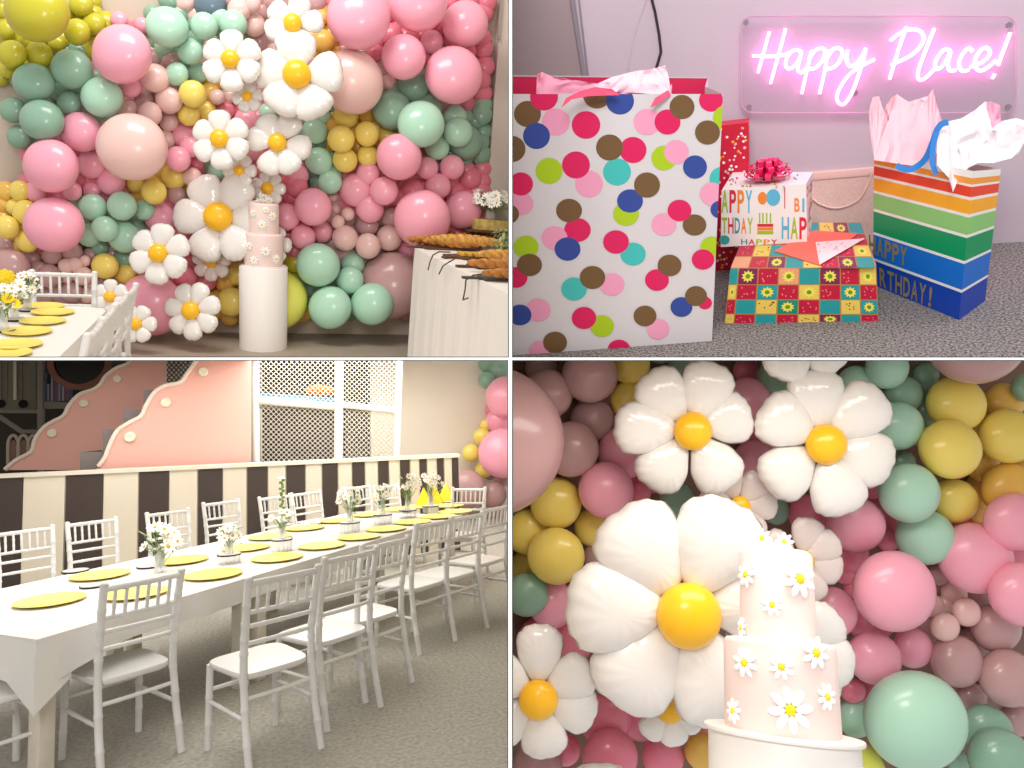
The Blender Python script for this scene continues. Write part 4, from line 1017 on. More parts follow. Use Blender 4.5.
kid(crumple(R, [(955, 140), (985, 128), (1005, 133), (1018, 124), (1030, 130), (1018, 155), (985, 158), (965, 165)], dm-.11, .04, seed=14), 'sheet', WT, t)
# ============================================================ BOTTOM LEFT: long party table with white chairs, play frame behind
R = BL
up = Vector((0, 0, 1))
mb = MB(); mb.box((-9, .8, -.05), (9, 15, 0))
fm = mat('taupe_carpet', '#B2AEA4', rough=.95, bump=.35, bscale=150, var=.22, vscale=40); struct(mb, 'floor', fm, R)
W0 = R.z(0, 475, 1.24); W1 = R.z(459, 454.5, 1.24); W0.z = W1.z = 0
we = (W1-W0).normalized(); wn = Vector((-we.y, we.x, 0)); wn = wn if wn.y > 0 else -wn; wc = wn.dot(W0)
def WP_(px, py, off=0): return R.on(px, py, wn, wc+off)
WB = 11.9
mb = MB(); mb.box((-.0+WP_(392, 450, .9).x, WB, 0), (6, WB+.1, 5)); struct(mb, 'wall_back', mat('cream_wall_paint', '#E8DFCE', rough=.8, var=.02, vscale=2), R)
# striped half wall
CRM = mat('cream_vinyl', '#E4DAC6', rough=.5); BRN = mat('dark_brown_vinyl', '#463B36', rough=.45)
edges = [-60, -20, 0, 24, 66, 104, 139, 169.5, 198, 223, 247, 268, 286, 305.5, 322, 338, 352, 365, 378, 389, 400, 410, 419.5, 427, 437, 444, 452, 459]
darkset = set()
mb = MB(); zt_ = 1.205
# colour runs by the rows of the photograph: 0-24 dark, 24-66 cream ...
seq = [('c', -110, -75), ('d', -75, -48), ('c', -48, -22), ('d', -22, 24), ('c', 24, 66), ('d', 66, 104), ('c', 104, 139), ('d', 139, 169.5), ('c', 169.5, 198), ('d', 198, 223), ('c', 223, 247), ('d', 247, 268), ('c', 268, 286), ('d', 286, 305.5),
 ('c', 305.5, 322), ('d', 322, 338), ('c', 338, 352), ('d', 352, 365), ('c', 365, 378), ('d', 378, 389), ('c', 389, 400), ('d', 400, 410), ('c', 410, 419.5), ('d', 419.5, 427), ('c', 427, 437), ('d', 437, 444), ('c', 444, 452), ('d', 452, 459)]
for c, a, b in seq:
    A = WP_(a, 480); B = WP_(b, 480); A.z = B.z = 0
    mb.use(BRN if c == 'd' else CRM)
    g = we*.006; nn = wn*-.02
    P = [A+g, B-g, B-g+up*zt_, A+g+up*zt_]; mb.prism([p+nn for p in P], wn*.06)
    mb.use(CRM).prism([A-g, A+g, A+g+up*zt_, A-g+up*zt_], wn*.05)
struct(mb, 'wall_half_striped', None, R)
A = WP_(-110, 480)-wn*.04; B = WP_(460, 480)-wn*.04; A.z = B.z = zt_
mb = MB(); mb.prism([A, B, B+wn*.30, A+wn*.30], (0, 0, .04)); struct(mb, 'trim_20', mat('cream_ledge_paint', '#E6DDCB', rough=.5), R)
# ---- stairs with scalloped sides
PK = mat('salmon_pink_panel', '#E7AFA2', rough=.55); PKD = mat('salmon_pink_panel_far', '#E7AFA2', rough=.55); EDG = mat('pale_scallop_edge', '#E9DACB', rough=.5)
def zb(x, y): return (x/3.766, 360+y/3.766)
def arcs(pts): return smooth([zb(*p) for p in pts], 6)
sc1 = [(372, 400), (395, 368), (412, 325), (440, 270), (480, 240), (530, 212), (552, 170), (580, 125), (620, 98), (680, 84), (706, 50), (735, 10), (760, -30), (810, -60), (850, -75)]
sc2 = [(20, 412), (60, 378), (118, 345), (132, 300), (165, 255), (200, 232), (240, 210), (262, 170), (300, 130), (350, 112), (378, 92), (400, 60), (440, 30), (480, 15), (510, -15), (560, -50), (640, -60)]
t = thing('scalloped_staircase', R, (0, 0, 0), 0, 'salmon pink play staircase with scalloped cream edged sides behind the striped half wall', 'staircase')
def side(pts, xr, off, th):
    c = arcs(pts); P = [WP_(x, y, off) for x, y in c]; last = WP_(xr, c[-1][1], off); low = WP_(xr, 470, off); lo0 = WP_(c[0][0]-3, 470, off)
    mb = MB().prism(P+[last, low, lo0], wn*th); kid(mb, 'side_panel', PK, t)
    kid(MB().tube([p+wn*(-.008) for p in P], .028, 8), 'edge_moulding', EDG, t)
side(sc1, 251, .45, .05); side(sc2, 165.5, 1.5, .05)
BT = mat('cream_button', '#E9E2CC', rough=.5)
for (x, y, r, off) in [(766, 45, 17, .45), (625, 160, 18, .45), (490, 290, 20, .45), (444, 71, 15, 1.5), (318, 163, 15.5, 1.5), (198, 275, 17, 1.5)]:
    c = WP_(*zb(x, y), off)-wn*.012; rr = r/3.766*(R.M @ c-CAM).y/F
    Mx = Matrix.Translation(c) @ (-wn).to_track_quat('Z', 'Y').to_matrix().to_4x4()
    kid(MB().lathe([(0, .02), (rr*.35, .02), (rr*.4, .028), (rr*.85, .028), (rr, .015), (rr, -.01)], 24, Mx), 'button', BT, t)
ST = mat('grey_step_carpet', '#7E7573', rough=.9)
for (x0, y0, x1, y1) in [(300, 347, 400, 400), (386, 262, 470, 347), (465, 187, 545, 262), (540, 112, 640, 187)]:
    a = WP_(*zb(x0, y0), .55); b = WP_(*zb(x1, y1), .55)
    P = [WP_(*zb(x0, y0), .52), WP_(*zb(x1+90, y0), .52), WP_(*zb(x1+90, 420), .52), WP_(*zb(x0, 420), .52)]
    for p in P[2:]: pass
    kid(MB().prism(P, wn*.9), 'step', ST, t)
# ---- dim play room at the far left
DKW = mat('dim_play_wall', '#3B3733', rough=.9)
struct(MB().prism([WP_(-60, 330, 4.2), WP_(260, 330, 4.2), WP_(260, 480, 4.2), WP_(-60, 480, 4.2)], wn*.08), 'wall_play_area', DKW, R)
CAB = mat('olive_grey_cabinet', '#6F6A58', rough=.6); PST = mat('grey_wood_post', '#75706A', rough=.6)
t = thing('play_cabinet', R, (0, 0, 0), 0, 'olive grey play house cabinet with round holes at the far upper left', 'cabinet')
kid(MB().prism([WP_(*zb(x, y), 3.0) for x, y in ((-60, -60), (136, -60), (136, 188), (-60, 188))], wn*.3), 'body', CAB, t)
for x, y in ((5, 165), (88, 165)):
    c = WP_(*zb(x, y), 3.0)-wn*.01; kid(MB().lathe([(0, .01), (.062, .01), (.062, 0)], 20, Matrix.Translation(c) @ (-wn).to_track_quat('Z', 'Y').to_matrix().to_4x4()), 'round_hole', mat('hole_shade_black', '#0C0B0B', rough=.9), t)  # flat black discs stand for the shade inside the holes
kid(MB().prism([WP_(*zb(x, y), 2.97) for x, y in ((50, -30), (62, -30), (62, 150), (50, 150))], wn*.03), 'door_handle', mat('pale_handle', '#BDB8AC', rough=.3), t)
for x in (0, 22, 78, 130): kid(MB().prism([WP_(*zb(a_, y), 2.985) for a_, y in ((x, -50), (x+4, -50), (x+4, 150), (x, 150))], wn*.02), 'door_seam', PST, t)
def bar(name, pts, off, th, m, label, cat, g=None):
    P = [WP_(*zb(x, y), off) for x, y in pts]; c = P[0].copy()
    return solo(MB().prism([p-c for p in P], wn*th), name, m, R, c, 0, label, cat, g)
bar('wooden_post', [(140, -40), (160, -40), (160, 735), (140, 735)], 2.7, .1, PST, 'upright grey wooden post between the cabinet and the round window', 'post')
bar('wooden_beam', [(160, 155), (262, 160), (262, 182), (160, 184)], 2.75, .1, PST, 'short grey shelf beam under the colourful books', 'beam')
bar('wooden_beam', [(-20, 188), (-20, 200), (140, 200), (140, 188)], 2.75, .1, PST, 'grey shelf beam under the olive cabinet', 'beam')
bar('wooden_beam', [(0, 205), (85, 262), (150, 262), (150, 276), (75, 276), (-5, 222)], 2.7, .06, PST, 'slanting grey handrail at the left edge below the cabinet', 'rail')
rn = random.Random(2)
for i, x in enumerate(range(164, 262, 7)):
    cc = ['#8A4A52', '#4E5A7A', '#8C8F9C', '#3E4C66', '#A09AA0', '#5A4A66'][i % 6]; h_ = rn.uniform(60, 108)
    bar('book', [(x, 152-h_), (x+6, 152-h_), (x+6, 154), (x, 154)], 2.8, .15, mat('book_cover_%d' % (i % 6), cc, rough=.6), 'dim book number on the shelf', 'book', 'dim books on the play shelf')['label'] = 'narrow dim coloured book standing on the play room shelf behind the stairs'
for i, x in enumerate((50, 88, 126)):
    P0 = [(x-20*math.cos(a_)*1.0, 325-42*math.sin(a_)) for a_ in [PI*k/10 for k in range(11)]]
    pts = [(x-20, 395)]+P0+[(x+20, 395)]
    t = thing('arched_chair_back', R, (0, 0, 0), 0, ['arched pale chair back, leftmost of three at the far left', 'arched pale chair back, middle of three at the far left', 'arched pale chair back, nearest the pink stairs'][i], 'chair', 'arched chair backs at the far left')
    kid(MB().tube([WP_(*zb(*p), 2.2) for p in pts], .022, 8), 'frame', mat('pale_bentwood', '#A39888', rough=.5), t)
    kid(MB().prism([WP_(*zb(x-(q-x)*-.62, 345+(r_-345)*.7), 2.21) for q, r_ in pts], wn*.02), 'pad', mat('dusty_pink_pad', '#7D635C', rough=.7), t)
c = WP_(*zb(303, 5), 1.9); rr = 96/3.766*(R.M @ c-CAM).y/F
Mx = Matrix.Translation(c) @ (-wn).to_track_quat('Z', 'Y').to_matrix().to_4x4()
t = thing('round_window', R, (0, 0, 0), 0, 'round black play window with brown wooden ring behind the stairs', 'window')
kid(MB().lathe([(rr*.9, -.02), (rr*.9, .05), (rr*1.12, .05), (rr*1.12, -.02), (rr*.9, -.02)], 48, Mx), 'ring', mat('brown_wood_ring', '#6B402C', rough=.5), t)
kid(MB().lathe([(0, .0), (rr*.92, .0), (rr*.92, -.02), (0, -.02)], 48, Mx), 'black_pane', mat('black_gloss', '#060607', rough=.15), t)
# ---- netted climbing frame
NF = .8
WPST = mat('white_padded_post', '#E9E4DC', rough=.5)
t = thing('climbing_frame', R, (0, 0, 0), 0, 'white padded climbing frame closed with white rope netting behind the striped half wall', 'play frame')
def zr(x, y): return (256+x/3.766, 360+y/3.766)
def post(name, a, b, wpx, off=NF):
    P = WP_(*a, off); Q = WP_(*b, off); r = wpx/2*(R.M @ P-CAM).y/F
    kid(MB().tube([P, Q], r, 14), name, WPST, t)
post('post', (254.5, 345), (255.5, 480), 8.5); post('post', (339.5, 345), (338, 480), 8.6); post('post', (400, 345), (396, 480), 6.5)
post('beam', (258, 400.5), (340, 407), 8.0); post('beam', (340, 404.5), (399, 411), 6.5)
post('post', (246, 345), (246, 400), 2)
NET = mat('white_rope_net', '#D9D4C6', rough=.7)
def net(quad, nu, nv, off, r=.005):
    mb = MB(); Q = [Vector((p[0], p[1])) for p in quad]
    def P(u, v): w = bil(Q, u, v); return WP_(w.x, w.y, off)
    n_ = nu
    for s_ in (1, -1):
        for i in range(-nv, nu+1):
            seg = []
            for j in range(nv+1):
                u = (i+j)/nu if s_ > 0 else (nu-i-j)/nu
                if 0 <= u <= 1: seg.append(P(u, j/nv))
            if len(seg) > 1: mb.tube(seg, r, 4, cap=False)
    return mb
kid(net([(258, 345), (336, 345), (336, 402), (258, 397)], 15, 11, NF+.02), 'net', NET, t)
kid(net([(258, 403), (336, 408), (336, 470), (258, 470)], 15, 13, NF+.02), 'net', NET, t)
kid(net([(342, 345), (397, 345), (396, 408), (342, 404)], 11, 13, NF+.02), 'net', NET, t)
kid(net([(342, 409), (396, 413), (395, 470), (342, 470)], 11, 12, NF+.02), 'net', NET, t)
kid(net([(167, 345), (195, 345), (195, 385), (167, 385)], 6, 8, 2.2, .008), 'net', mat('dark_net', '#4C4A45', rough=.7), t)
struct(MB().prism([WP_(163, 330, 2.6), WP_(262, 330, 2.6), WP_(262, 470, 2.6), WP_(163, 470, 2.6)], wn*.05), 'wall_behind_stairs', mat('off_white_wall', '#D9D4CC', rough=.8), R)
# inside the frame: deck with blue mat and orange cushion, dim lower level
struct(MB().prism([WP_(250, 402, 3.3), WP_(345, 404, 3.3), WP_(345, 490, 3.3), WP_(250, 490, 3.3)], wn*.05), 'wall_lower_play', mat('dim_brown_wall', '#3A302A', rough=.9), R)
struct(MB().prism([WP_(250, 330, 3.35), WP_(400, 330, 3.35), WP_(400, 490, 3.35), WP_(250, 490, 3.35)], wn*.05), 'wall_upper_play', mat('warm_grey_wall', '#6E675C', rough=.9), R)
a0 = WP_(258, 396, NF+.1); zd = a0.z
dk_ = [WP_(258, 398, NF+.08), WP_(338, 404, NF+.08)]
zc = min(dk_[0].z, dk_[1].z)-.02
mb = MB(); q0_, q1_ = Vector((dk_[0].x, dk_[0].y, zc)), Vector((dk_[1].x, dk_[1].y, zc)); mb.prism([q0_, q1_, q1_+wn*1.2, q0_+wn*1.2], (0, 0, .03))
solo(mb, 'play_deck', mat('grey_deck', '#8F8A80', rough=.6), R, (0, 0, 0), 0, 'upper deck inside the netted climbing frame', 'platform')
mm = [WP_(260, 394.5, NF+.3), WP_(334, 400, NF+.3)]
solo(MB().prism([mm[0]-up*.03, mm[1]-up*.03, mm[1]+up*.03, mm[0]+up*.03], wn*.5), 'floor_mat', mat('light_blue_mat', '#6FA6C6', rough=.6), R, (0, 0, 0), 0, 'long light blue mat on the upper deck behind the net', 'mat')
cc = WP_(321, 391, NF+.35); rr = (R.M @ cc-CAM).y/F
solo(MB().sphere((0, 0, 0), (15*rr, .12, 5.5*rr), 20).sphere((-4*rr, -.02, 1.5*rr), (8*rr, .1, 5*rr), 16), 'orange_cushion', mat('orange_cloth', '#F06A10', rough=.7), R, cc, 0, 'orange soft cushion on the blue mat behind the net', 'cushion')

# ---- table
TZ = .70
A = R.z(37, 641, TZ); e = R.dir(812); far0 = R.z(0, 590, TZ); s = Vector((-e.y, e.x, 0)); s = s if s.y > 0 else -s
Wd = (far0-A).dot(s); Cn = R.z(490, 516, TZ); Lt = (Cn-A).dot(e)
print('table', Wd, Lt)
LEG = mat('whitewashed_wood', '#DED6C6', rough=.55, var=.06, vscale=15)
TT = mat('white_table_board', '#E8E4DC', rough=.5)
for k in range(3):
    a = A+e*(.03+k*(Lt-.06)/3); b = A+e*(.03+(k+1)*(Lt-.06)/3-.01)
    t = thing('trestle_table', R, (0, 0, 0), 0, ['white wooden party table nearest the camera, under the long cloth', 'white wooden party table in the middle of the long row', 'white wooden party table at the far end of the long row'][k], 'table', 'white tables in one long row')
    o = s*.03; mb = MB().prism([a+o, b+o, b+s*(Wd-.03), a+s*(Wd-.03)], (0, 0, -.035)); kid(mb, 'tabletop', TT, t)
    for (p, q) in ((a+e*.07, .10), (a+e*.07, Wd-.10), (b-e*.07, .10), (b-e*.07, Wd-.10)):
        P = p+s*q; P.z = 0
        M = Matrix.Translation(P) @ Matrix.Rotation(math.atan2(e.y, e.x), 4, 'Z')
        kid(MB().bevbox((-.04, -.04, 0), (.04, .04, TZ-.036), .004, M), 'leg', LEG, t)
CL2 = mat('white_party_cloth', '#DEDBD6', rough=.75, bump=.2, bscale=6)
uz = up*.006; A_ = A+uz-e*.0; B_ = A_+e*Lt; C_ = B_+s*Wd; D_ = A_+s*Wd
mb = MB().add([A_, B_, C_, D_], [(0, 1, 2, 3)], False)
rn = random.Random(1)
def drop(P, Q, out, d, nu=120):
    v = Q-P
    def f(a, b):
        w = .012*b*math.sin(38*a)+.006*b*math.sin(91*a+1); dd = d(a)
        return P+v*a+out*(w+.012*b+.004)+Vector((0, 0, -dd*b))
    mb.grid(f, nu, 6)
drop(A_, B_, -s, lambda a: .135+.10*max(0, 1-a/.10)**1.5+.008*math.sin(30*a))
drop(B_, C_, e, lambda a: .14, 30); drop(C_, D_, s, lambda a: .14); drop(D_, A_, -e, lambda a: .16+.075*a**4, 30)
# the gathered corner that hangs in a point
cpt = A_+(-e-s).normalized()*.03; tip = R.on(22, 709, (1, 0, 0), (A_-e*.05-s*.07).x); tip = A_-e*.055-s*.075-up*.315
c1 = A_+e*.16-s*.016-up*.22; c2 = A_+s*.20-e*.016-up*.20
mb.add([A_, c1, tip, c2, A_+e*.16-s*.004, A_+s*.20-e*.004, A_-e*.03-s*.03-up*.15], [(4, 0, 6, 1), (1, 6, 2), (5, 3, 6, 0), (3, 2, 6)], True)
solo(mb, 'tablecloth', CL2, R, (0, 0, 0), 0, 'long white cloth draped over the party table with a hanging corner', 'tablecloth')
def TPt(px, py, z=TZ+.008): return R.z(px, py, z)
near = [(50, 602, 'nearest the hanging cloth corner'), (135, 595, 'seen through the back of the nearest chair'), (213, 576, 'third of the near side, counted from the cloth corner'), (277, 559, 'fourth of the near side, counted from the cloth corner'), (322, 547, 'fifth of the near side, counted from the cloth corner'), (359, 538, 'sixth of the near side, counted from the cloth corner'),
 (386, 530, 'seventh of the near side, counted from the cloth corner'), (413, 523, 'eighth of the near side, counted from the cloth corner'), (438, 517.5, 'second nearest the far end chair'), (455, 512.5, 'right before the far end chair')]
back = [(100, 576.5, 'first of the wall side, beside the dark rimmed tray'), (182, 561.5, 'second of the wall side'), (246, 549, 'third of the wall side'), (270, 538, 'fourth of the wall side, half behind a vase'), (305, 529, 'fifth of the wall side'), (338, 521.5, 'sixth of the wall side'),
 (370, 515.5, 'seventh of the wall side'), (394, 510.5, 'eighth of the wall side'), (418, 507.5, 'ninth of the wall side'), (448, 506.5, 'last of the wall side, at the far end')]
pr = 31.5*(R.M @ TPt(50, 602)-CAM).y/F
p0_ = None
for x, y, l in near+back:
    lab = 'yellow plate on the long table, '+l; P = TPt(x, y)
    if p0_ is None: p0_ = solo(plate(pr), 'party_plate', PLATE, R, P, 0, lab, 'plate', 'yellow plates on the long table')
    else: dup(p0_, R.M @ Matrix.Translation(P), lab, 'BL')
# trays lying on the cloth
tl_ = [(75.5, 571.5, .085, 'beside the first wall side plate'), (93, 586.5, .075, 'half behind the nearest chair back'), (149, 567, .08, 'under the big fresh daisies'), (233, 545, .07, 'behind the low white flowers, third along the table'), (271, 533.5, .065, 'behind the tall green sprig'), (316, 524, .06, 'behind the fourth bunch'),
 (359, 513, .06, 'left of the fifth bunch on the table'), (421, 504, .06, 'between the yellow hats at the far end'), (447, 502.5, .06, 'nearest the far end chair')]
tr0 = None
for x, y, r, l in tl_:
    lab = 'silver tray with dark rim, '+l; P = TPt(x, y)
    solo(tray_geo(r), 'mirror_tray', None, R, P, 0, lab, 'tray', 'dark rimmed trays on the long table')
# glass drum + tray + bottle + flowers
sets = [(160, 572, None, .16, (-2, 528), 13, .052, .30, 'large fresh daisies', 'first', dict(leaves=14)),
 (229, 563, 555, .11, None, 12, .04, .20, 'low white flowers', 'second', dict(leaves=8)),
 (282, 551, 540, .12, None, 9, .035, .22, 'tall green sprig and white flowers', 'third', dict(leaves=8, tall=.46)),
 (350, 532, 523, .12, None, 15, .036, .30, 'white flowers with green tips', 'fourth', dict(leaves=12)),
 (383, 523.5, 515, .12, None, 15, .036, .27, 'white flowers leaning right', 'fifth', dict(leaves=8)),
 (408, 517, 510.5, .12, None, 17, .038, .36, 'full white flowers', 'sixth', dict(leaves=10)),
 (431, 512, 506.5, .12, None, 17, .04, .36, 'spreading white flowers beside the yellow hats', 'seventh', dict(leaves=8))]
for i, (x, y, yt, hb, _, n, fr_, h_, desc, ordn, kw) in enumerate(sets):
    P = TPt(x, y)
    if yt is None:
        zb_ = P.z
    else:
        hr = height_to(R, P, yt); rr = .085 if i > 2 else .075
        solo(riser(rr, hr), 'glass_riser', GLASS, R, P, 0, 'ribbed clear glass drum, %s bouquet stand along the long table' % ordn, 'glass stand', 'ribbed glass drums on the long table')
        solo(tray_geo(rr*1.1), 'mirror_tray', None, R, P+up*(hr+.0005), 0, 'silver tray with dark rim on the %s glass drum along the table' % ordn, 'tray', 'dark rimmed trays on glass drums')
        P = P+up*(hr+.011)
    solo(bottle(.03 if i else .035, hb+.03), 'bud_vase', GLASS, R, P, 0, 'clear bud vase holding the %s' % desc, 'vase', 'bud vases on the long table')
    bouquet(R, P+up*.005, h_, h_*.38, n, fr_, 'bunch of %s on the long table' % desc, 'bouquets on the long table', seed=40+i, **kw)
HAT = mat('yellow_paper_hat', '#F2D01E', rough=.5)
for x, y, l in [(424, 505, 'left yellow paper cone standing at the far end of the long table'), (435, 503, 'right yellow paper cone standing at the far end of the long table'), (446, 500, 'yellow paper cone standing behind the far end chair back')]:
    P = TPt(x, y); u_ = (R.M @ P-CAM).y/F
    solo(MB().lathe([(11*u_, 0), (.6*u_, 17*u_), (0, 17.4*u_)], 4, None, False), 'paper_cone', HAT, R, P, .4, l, 'party hat', 'yellow cones at the far end')
# ---- chairs
fdir = R.dir(-420); rz0 = math.atan2(-fdir.x, fdir.y)
G = 'white chairs on the near side of the long table'
feet = [((100, 771), (183, 750), 'nearest white chair, back to the camera, at the cloth corner', 0), ((263, 770), (317, 738), 'second white chair on the near side, standing apart with its seat fully visible', -.10), ((330, 727), (377, 698), 'third white chair along the near side of the long table', 0),
 ((370, 697), (407, 674), 'fourth white chair along the near side of the long table', 0), ((426, 649), (449, 633), 'fifth white chair along the near side of the long table', 0), ((460, 635), (482, 620), 'sixth white chair along the near side of the long table', 0), ((491, 614), (510, 603), 'white chair on the near side cut by the right frame edge', 0)]
master = None
for (l, r, lab, dz) in feet:
    P = (R.z(l[0], l[1]+7)+R.z(r[0], r[1]+7))/2; wv = (R.z(*r)-R.z(*l)); f = fdir
    rz = rz0+dz
    Pc = P+f*.27
    M = R.M @ Matrix.Translation(Pc) @ Matrix.Rotation(rz, 4, 'Z')
    if master is None: master = chair(R, Pc, rz, lab, G)
    else: dup(master, M, lab, 'BL', G)
    print(lab[:14], 'foot gap', wv.length)
G = 'white chairs on the wall side of the long table'
for (x, y, lab) in [(26, 532, 'white chair on the wall side, cut by the left frame edge'), (93, 523, 'white chair on the wall side, left of the large daisies'), (169, 513.5, 'white chair on the wall side, right behind the large daisies'), (222, 503.5, 'white chair on the wall side, behind the low white flowers'),
   (276, 498, 'white chair on the wall side, behind the tall green sprig'), (307, 494, 'white chair on the wall side, right of the tall green sprig'), (358, 488, 'narrow looking white chair on the wall side, behind the fourth bunch'), (387, 487, 'farthest white chair on the wall side')]:
    P = R.z(x, y, .90)
    # keep the chair between table and wall
    dmin = A.dot(s)+Wd+.30; P = P if P.dot(s) > dmin else P
    f = -fdir; P = P+f*.24; P.z = 0
    dup(master, R.M @ Matrix.Translation(P) @ Matrix.Rotation(rz0+PI, 4, 'Z'), lab, 'BL', G)
P = R.z(470.5, 490, .90); f = -e; P = P+f*.24; P.z = 0
dup(master, R.M @ Matrix.Translation(P) @ Matrix.Rotation(math.atan2(e.x, -e.y)+.12, 4, 'Z'), 'white chair at the far head of the long table', 'BL', 'white chairs at the table heads')
P = R.z(-8, 688, .45); P.z = 0
dup(master, R.M @ Matrix.Translation(P) @ Matrix.Rotation(math.atan2(-e.x, e.y)-.2, 4, 'Z'), 'white chair at the near head of the table, only its seat in view', 'BL', 'white chairs at the table heads')
# ---- end of the balloon wall
rowsB = [(487,364,9,'sage'),(501,368,13,'sage'),(487,380,9,'sage',.05),(506,397,21,'pink',.2),(499,421,13,'pink'),(503,453,25,'pink',.25),(482,437,9,'yellow'),(471,453,9,'yellow',.1),(486,425,6,'yellow'),(484,469,9,'yellow'),
 (466,489,20,'mauve',.1),(494,495,13,'mauve',.15),(503,477,10,'mauve'),(490,509,9,'mauve',.1),(504,514,9,'mauve',.1),(496,440,10,'rose',-.1),(495,410,10,'rose',-.1),(490,470,10,'mauve',-.1)]
marksB = {'table room large pink balloon': (503,453), 'table room upper pink balloon': (506,397), 'far end table chair': (470,495)}
place_balloons(R, rowsB, lambda x, y: (R.M @ R.y(x, y, WB-.1)-CAM).y, marksB, 1.0, '', 'balloons at the end of the table room')
# ============================================================ BOTTOM RIGHT: close view of the cake before the balloon wall
R = BR; WD = 3.55
def base_br(px, py): return WD
mb = MB()
P = [R.d(498, 340, WD+.1), R.d(1090, 340, WD+.1), R.d(1090, 830, WD+.1), R.d(498, 830, WD+.1)]
mb.prism(P, R.R.transposed() @ Vector((0, .1, 0))); struct(mb, 'wall_back', mat('shaded_wall_paint', '#8A6F62', rough=.85, var=.05, vscale=3), R)
rows = [ (490,441,75,'mauve',.25),(548,394,25,'mauve',.1),(590,375,28,'mauve',.1),(541,367,16,'mauve'),(592,420,22,'mauve'),(571,449,28,'mauve',.1),
 (630,365,20,'yellow'),(629,400,19,'yellow'),(556,503,26,'yellow',.05),(528,532,23,'yellow'),(556,556,29,'yellow',.12),(594,527,20,'yellow',.0),
 (625,452,27,'pink',.0),(606,490,28,'pink',.12),(639,493,12,'rose',.05),(677,500,18,'sage'),(748,400,23,'pink'),(746,370,13,'rose',-.1),(754,461,21,'pink'),(600,556,17,'mauve'),
 (781,379,24,'sage'),(856,384,19,'mint',.05),(887,368,22,'mint',.1),(903,395,20,'sage',.05),(898,426,25,'mint',.12),(925,376,14,'sage'),(976,336,51,'mauve',.15),
 (1026,388,15,'sage',.1),(956,404,29,'yellow',.08),(1004,402,20,'amber'),(950,449,31,'yellow',.18),(1008,436,29,'yellow',.1),(983,466,17,'amber'),(954,501,23.5,'yellow',.08),(1010,490,29,'amber',.08),
 (922,437,11,'amber'),(1024,466,12,'amber'),(978,509,15,'amber',-.1),(909,493,31,'mint',.2),(925,537,29,'mint',.1),(903,463,13,'sage'),(856,525,29,'pink',.12),(808,514,20,'rose',.0),
 (848,554,22,'rose',-.05),(894,591,42,'pink',.25),(872,490,10,'rose'),(888,540,12,'rose'),(1015,522,31,'pink',.2),(975,558,37,'pink',.1),(1023,594.5,34,'pink',.25),(776,511,14,'sage'),
 (527,594.5,22,'sage',.1),(552,604,24,'pink'),(605,720,27,'rose',.0),(610,757,29,'rose',.12),(565,750,16,'rose'),(663,757,22,'rose'),(536,768,28,'mauve',.05),(704,752,20,'amber',.05),(722,722,9,'amber'),
 (831,612,26,'pink',.1),(874,658,27,'pink',.12),(913,648,21,'pink',.05),(845,572,13,'rose'),(853,588,10,'rose'),(860,622,14,'rose',-.05),(945,627,15,'blush',.15),(966,612,15,'blush',.12),
 (948,604,11,'blush'),(934,606,12,'blush'),(954,593,13,'blush'),(938,575,12,'mauve'),(956.5,661,27,'mauve',.08),(996,628,26,'mauve',.05),(1008,678,30,'mauve',.12),(972,697,15,'mauve'),(1017,721,16,'mauve'),
 (915,721,53,'mint',.2),(986,729,26,'sage',.1),(1001,760,33,'sage',.2),(958,762,12,'sage'),(856,718,20,'mint',.0),(853,772,33,'lime',.1),(853,691,13,'rose',.05),
 (640,385,20,'mauve',-.1),(608,410,20,'mauve',-.1),(585,480,24,'mauve',-.15),(640,530,22,'rose',-.15),(590,590,24,'rose',-.15),(640,720,22,'rose',-.15),(700,720,22,'rose',-.15),(570,640,24,'rose',-.15),
 (930,410,24,'sage',-.15),(985,430,24,'amber',-.15),(990,490,24,'amber',-.15),(880,465,24,'sage',-.15),(880,520,24,'rose',-.15),(940,575,24,'mauve',-.15),(980,600,24,'mauve',-.15),(925,625,24,'mauve',-.15),
 (975,650,24,'mauve',-.15),(870,620,24,'rose',-.15),(880,690,24,'rose',-.15),(1000,700,24,'mauve',-.15),(530,570,22,'yellow',-.15),(760,430,24,'rose',-.15),(745,480,24,'rose',-.15),(790,400,24,'sage',-.15),(870,400,24,'sage',-.15),
 (825,520,24,'rose',-.15),(1010,550,24,'rose',-.15),(960,540,24,'rose',-.15),(540,640,24,'rose',-.15),(560,700,24,'rose',-.15),(650,470,24,'rose',-.15),(690,370,24,'sage',-.15),(660,340,24,'sage',-.15)]
marksBR = {'close-up top left daisy': (690,430), 'close-up top right daisy': (821,443), 'close-up biggest daisy': (684,609), 'close-up lower left daisy': (538,695),
 'large cake': (790,640), 'close-up small lower daisy': (669,710), 'giant close-up mauve balloon': (500,441), 'close-up bright yellow pair': (955,430),
 'large close-up pink balloon': (894,591), 'giant close-up mint balloon': (915,721), 'close-up right edge middle': (1015,560), 'close-up right edge bottom': (1010,700)}
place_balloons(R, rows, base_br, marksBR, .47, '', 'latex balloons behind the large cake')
G2 = 'foil daisies behind the large cake'
daisy(R, 690, 430, 70, 18.5, 3.02, [127, 70, 16, -56, -126, 178], 'white foil daisy balloon at top left of the cake close-up', lens=[1.02, 1.03, .92, 1, 1.02, 1.1], group=G2)
daisy(R, 821, 443, 75, 19.5, 3.0, [96, 40, -18, -72, -140, 150], 'white foil daisy balloon at top right of the cake close-up', lens=[1, 1.05, 1, 1, .95, .95], group=G2)
daisy(R, 684, 609, 119, 31, 2.72, [124, 66, 5, -68, -127, 178], 'biggest white foil daisy, right behind the large cake', group=G2)
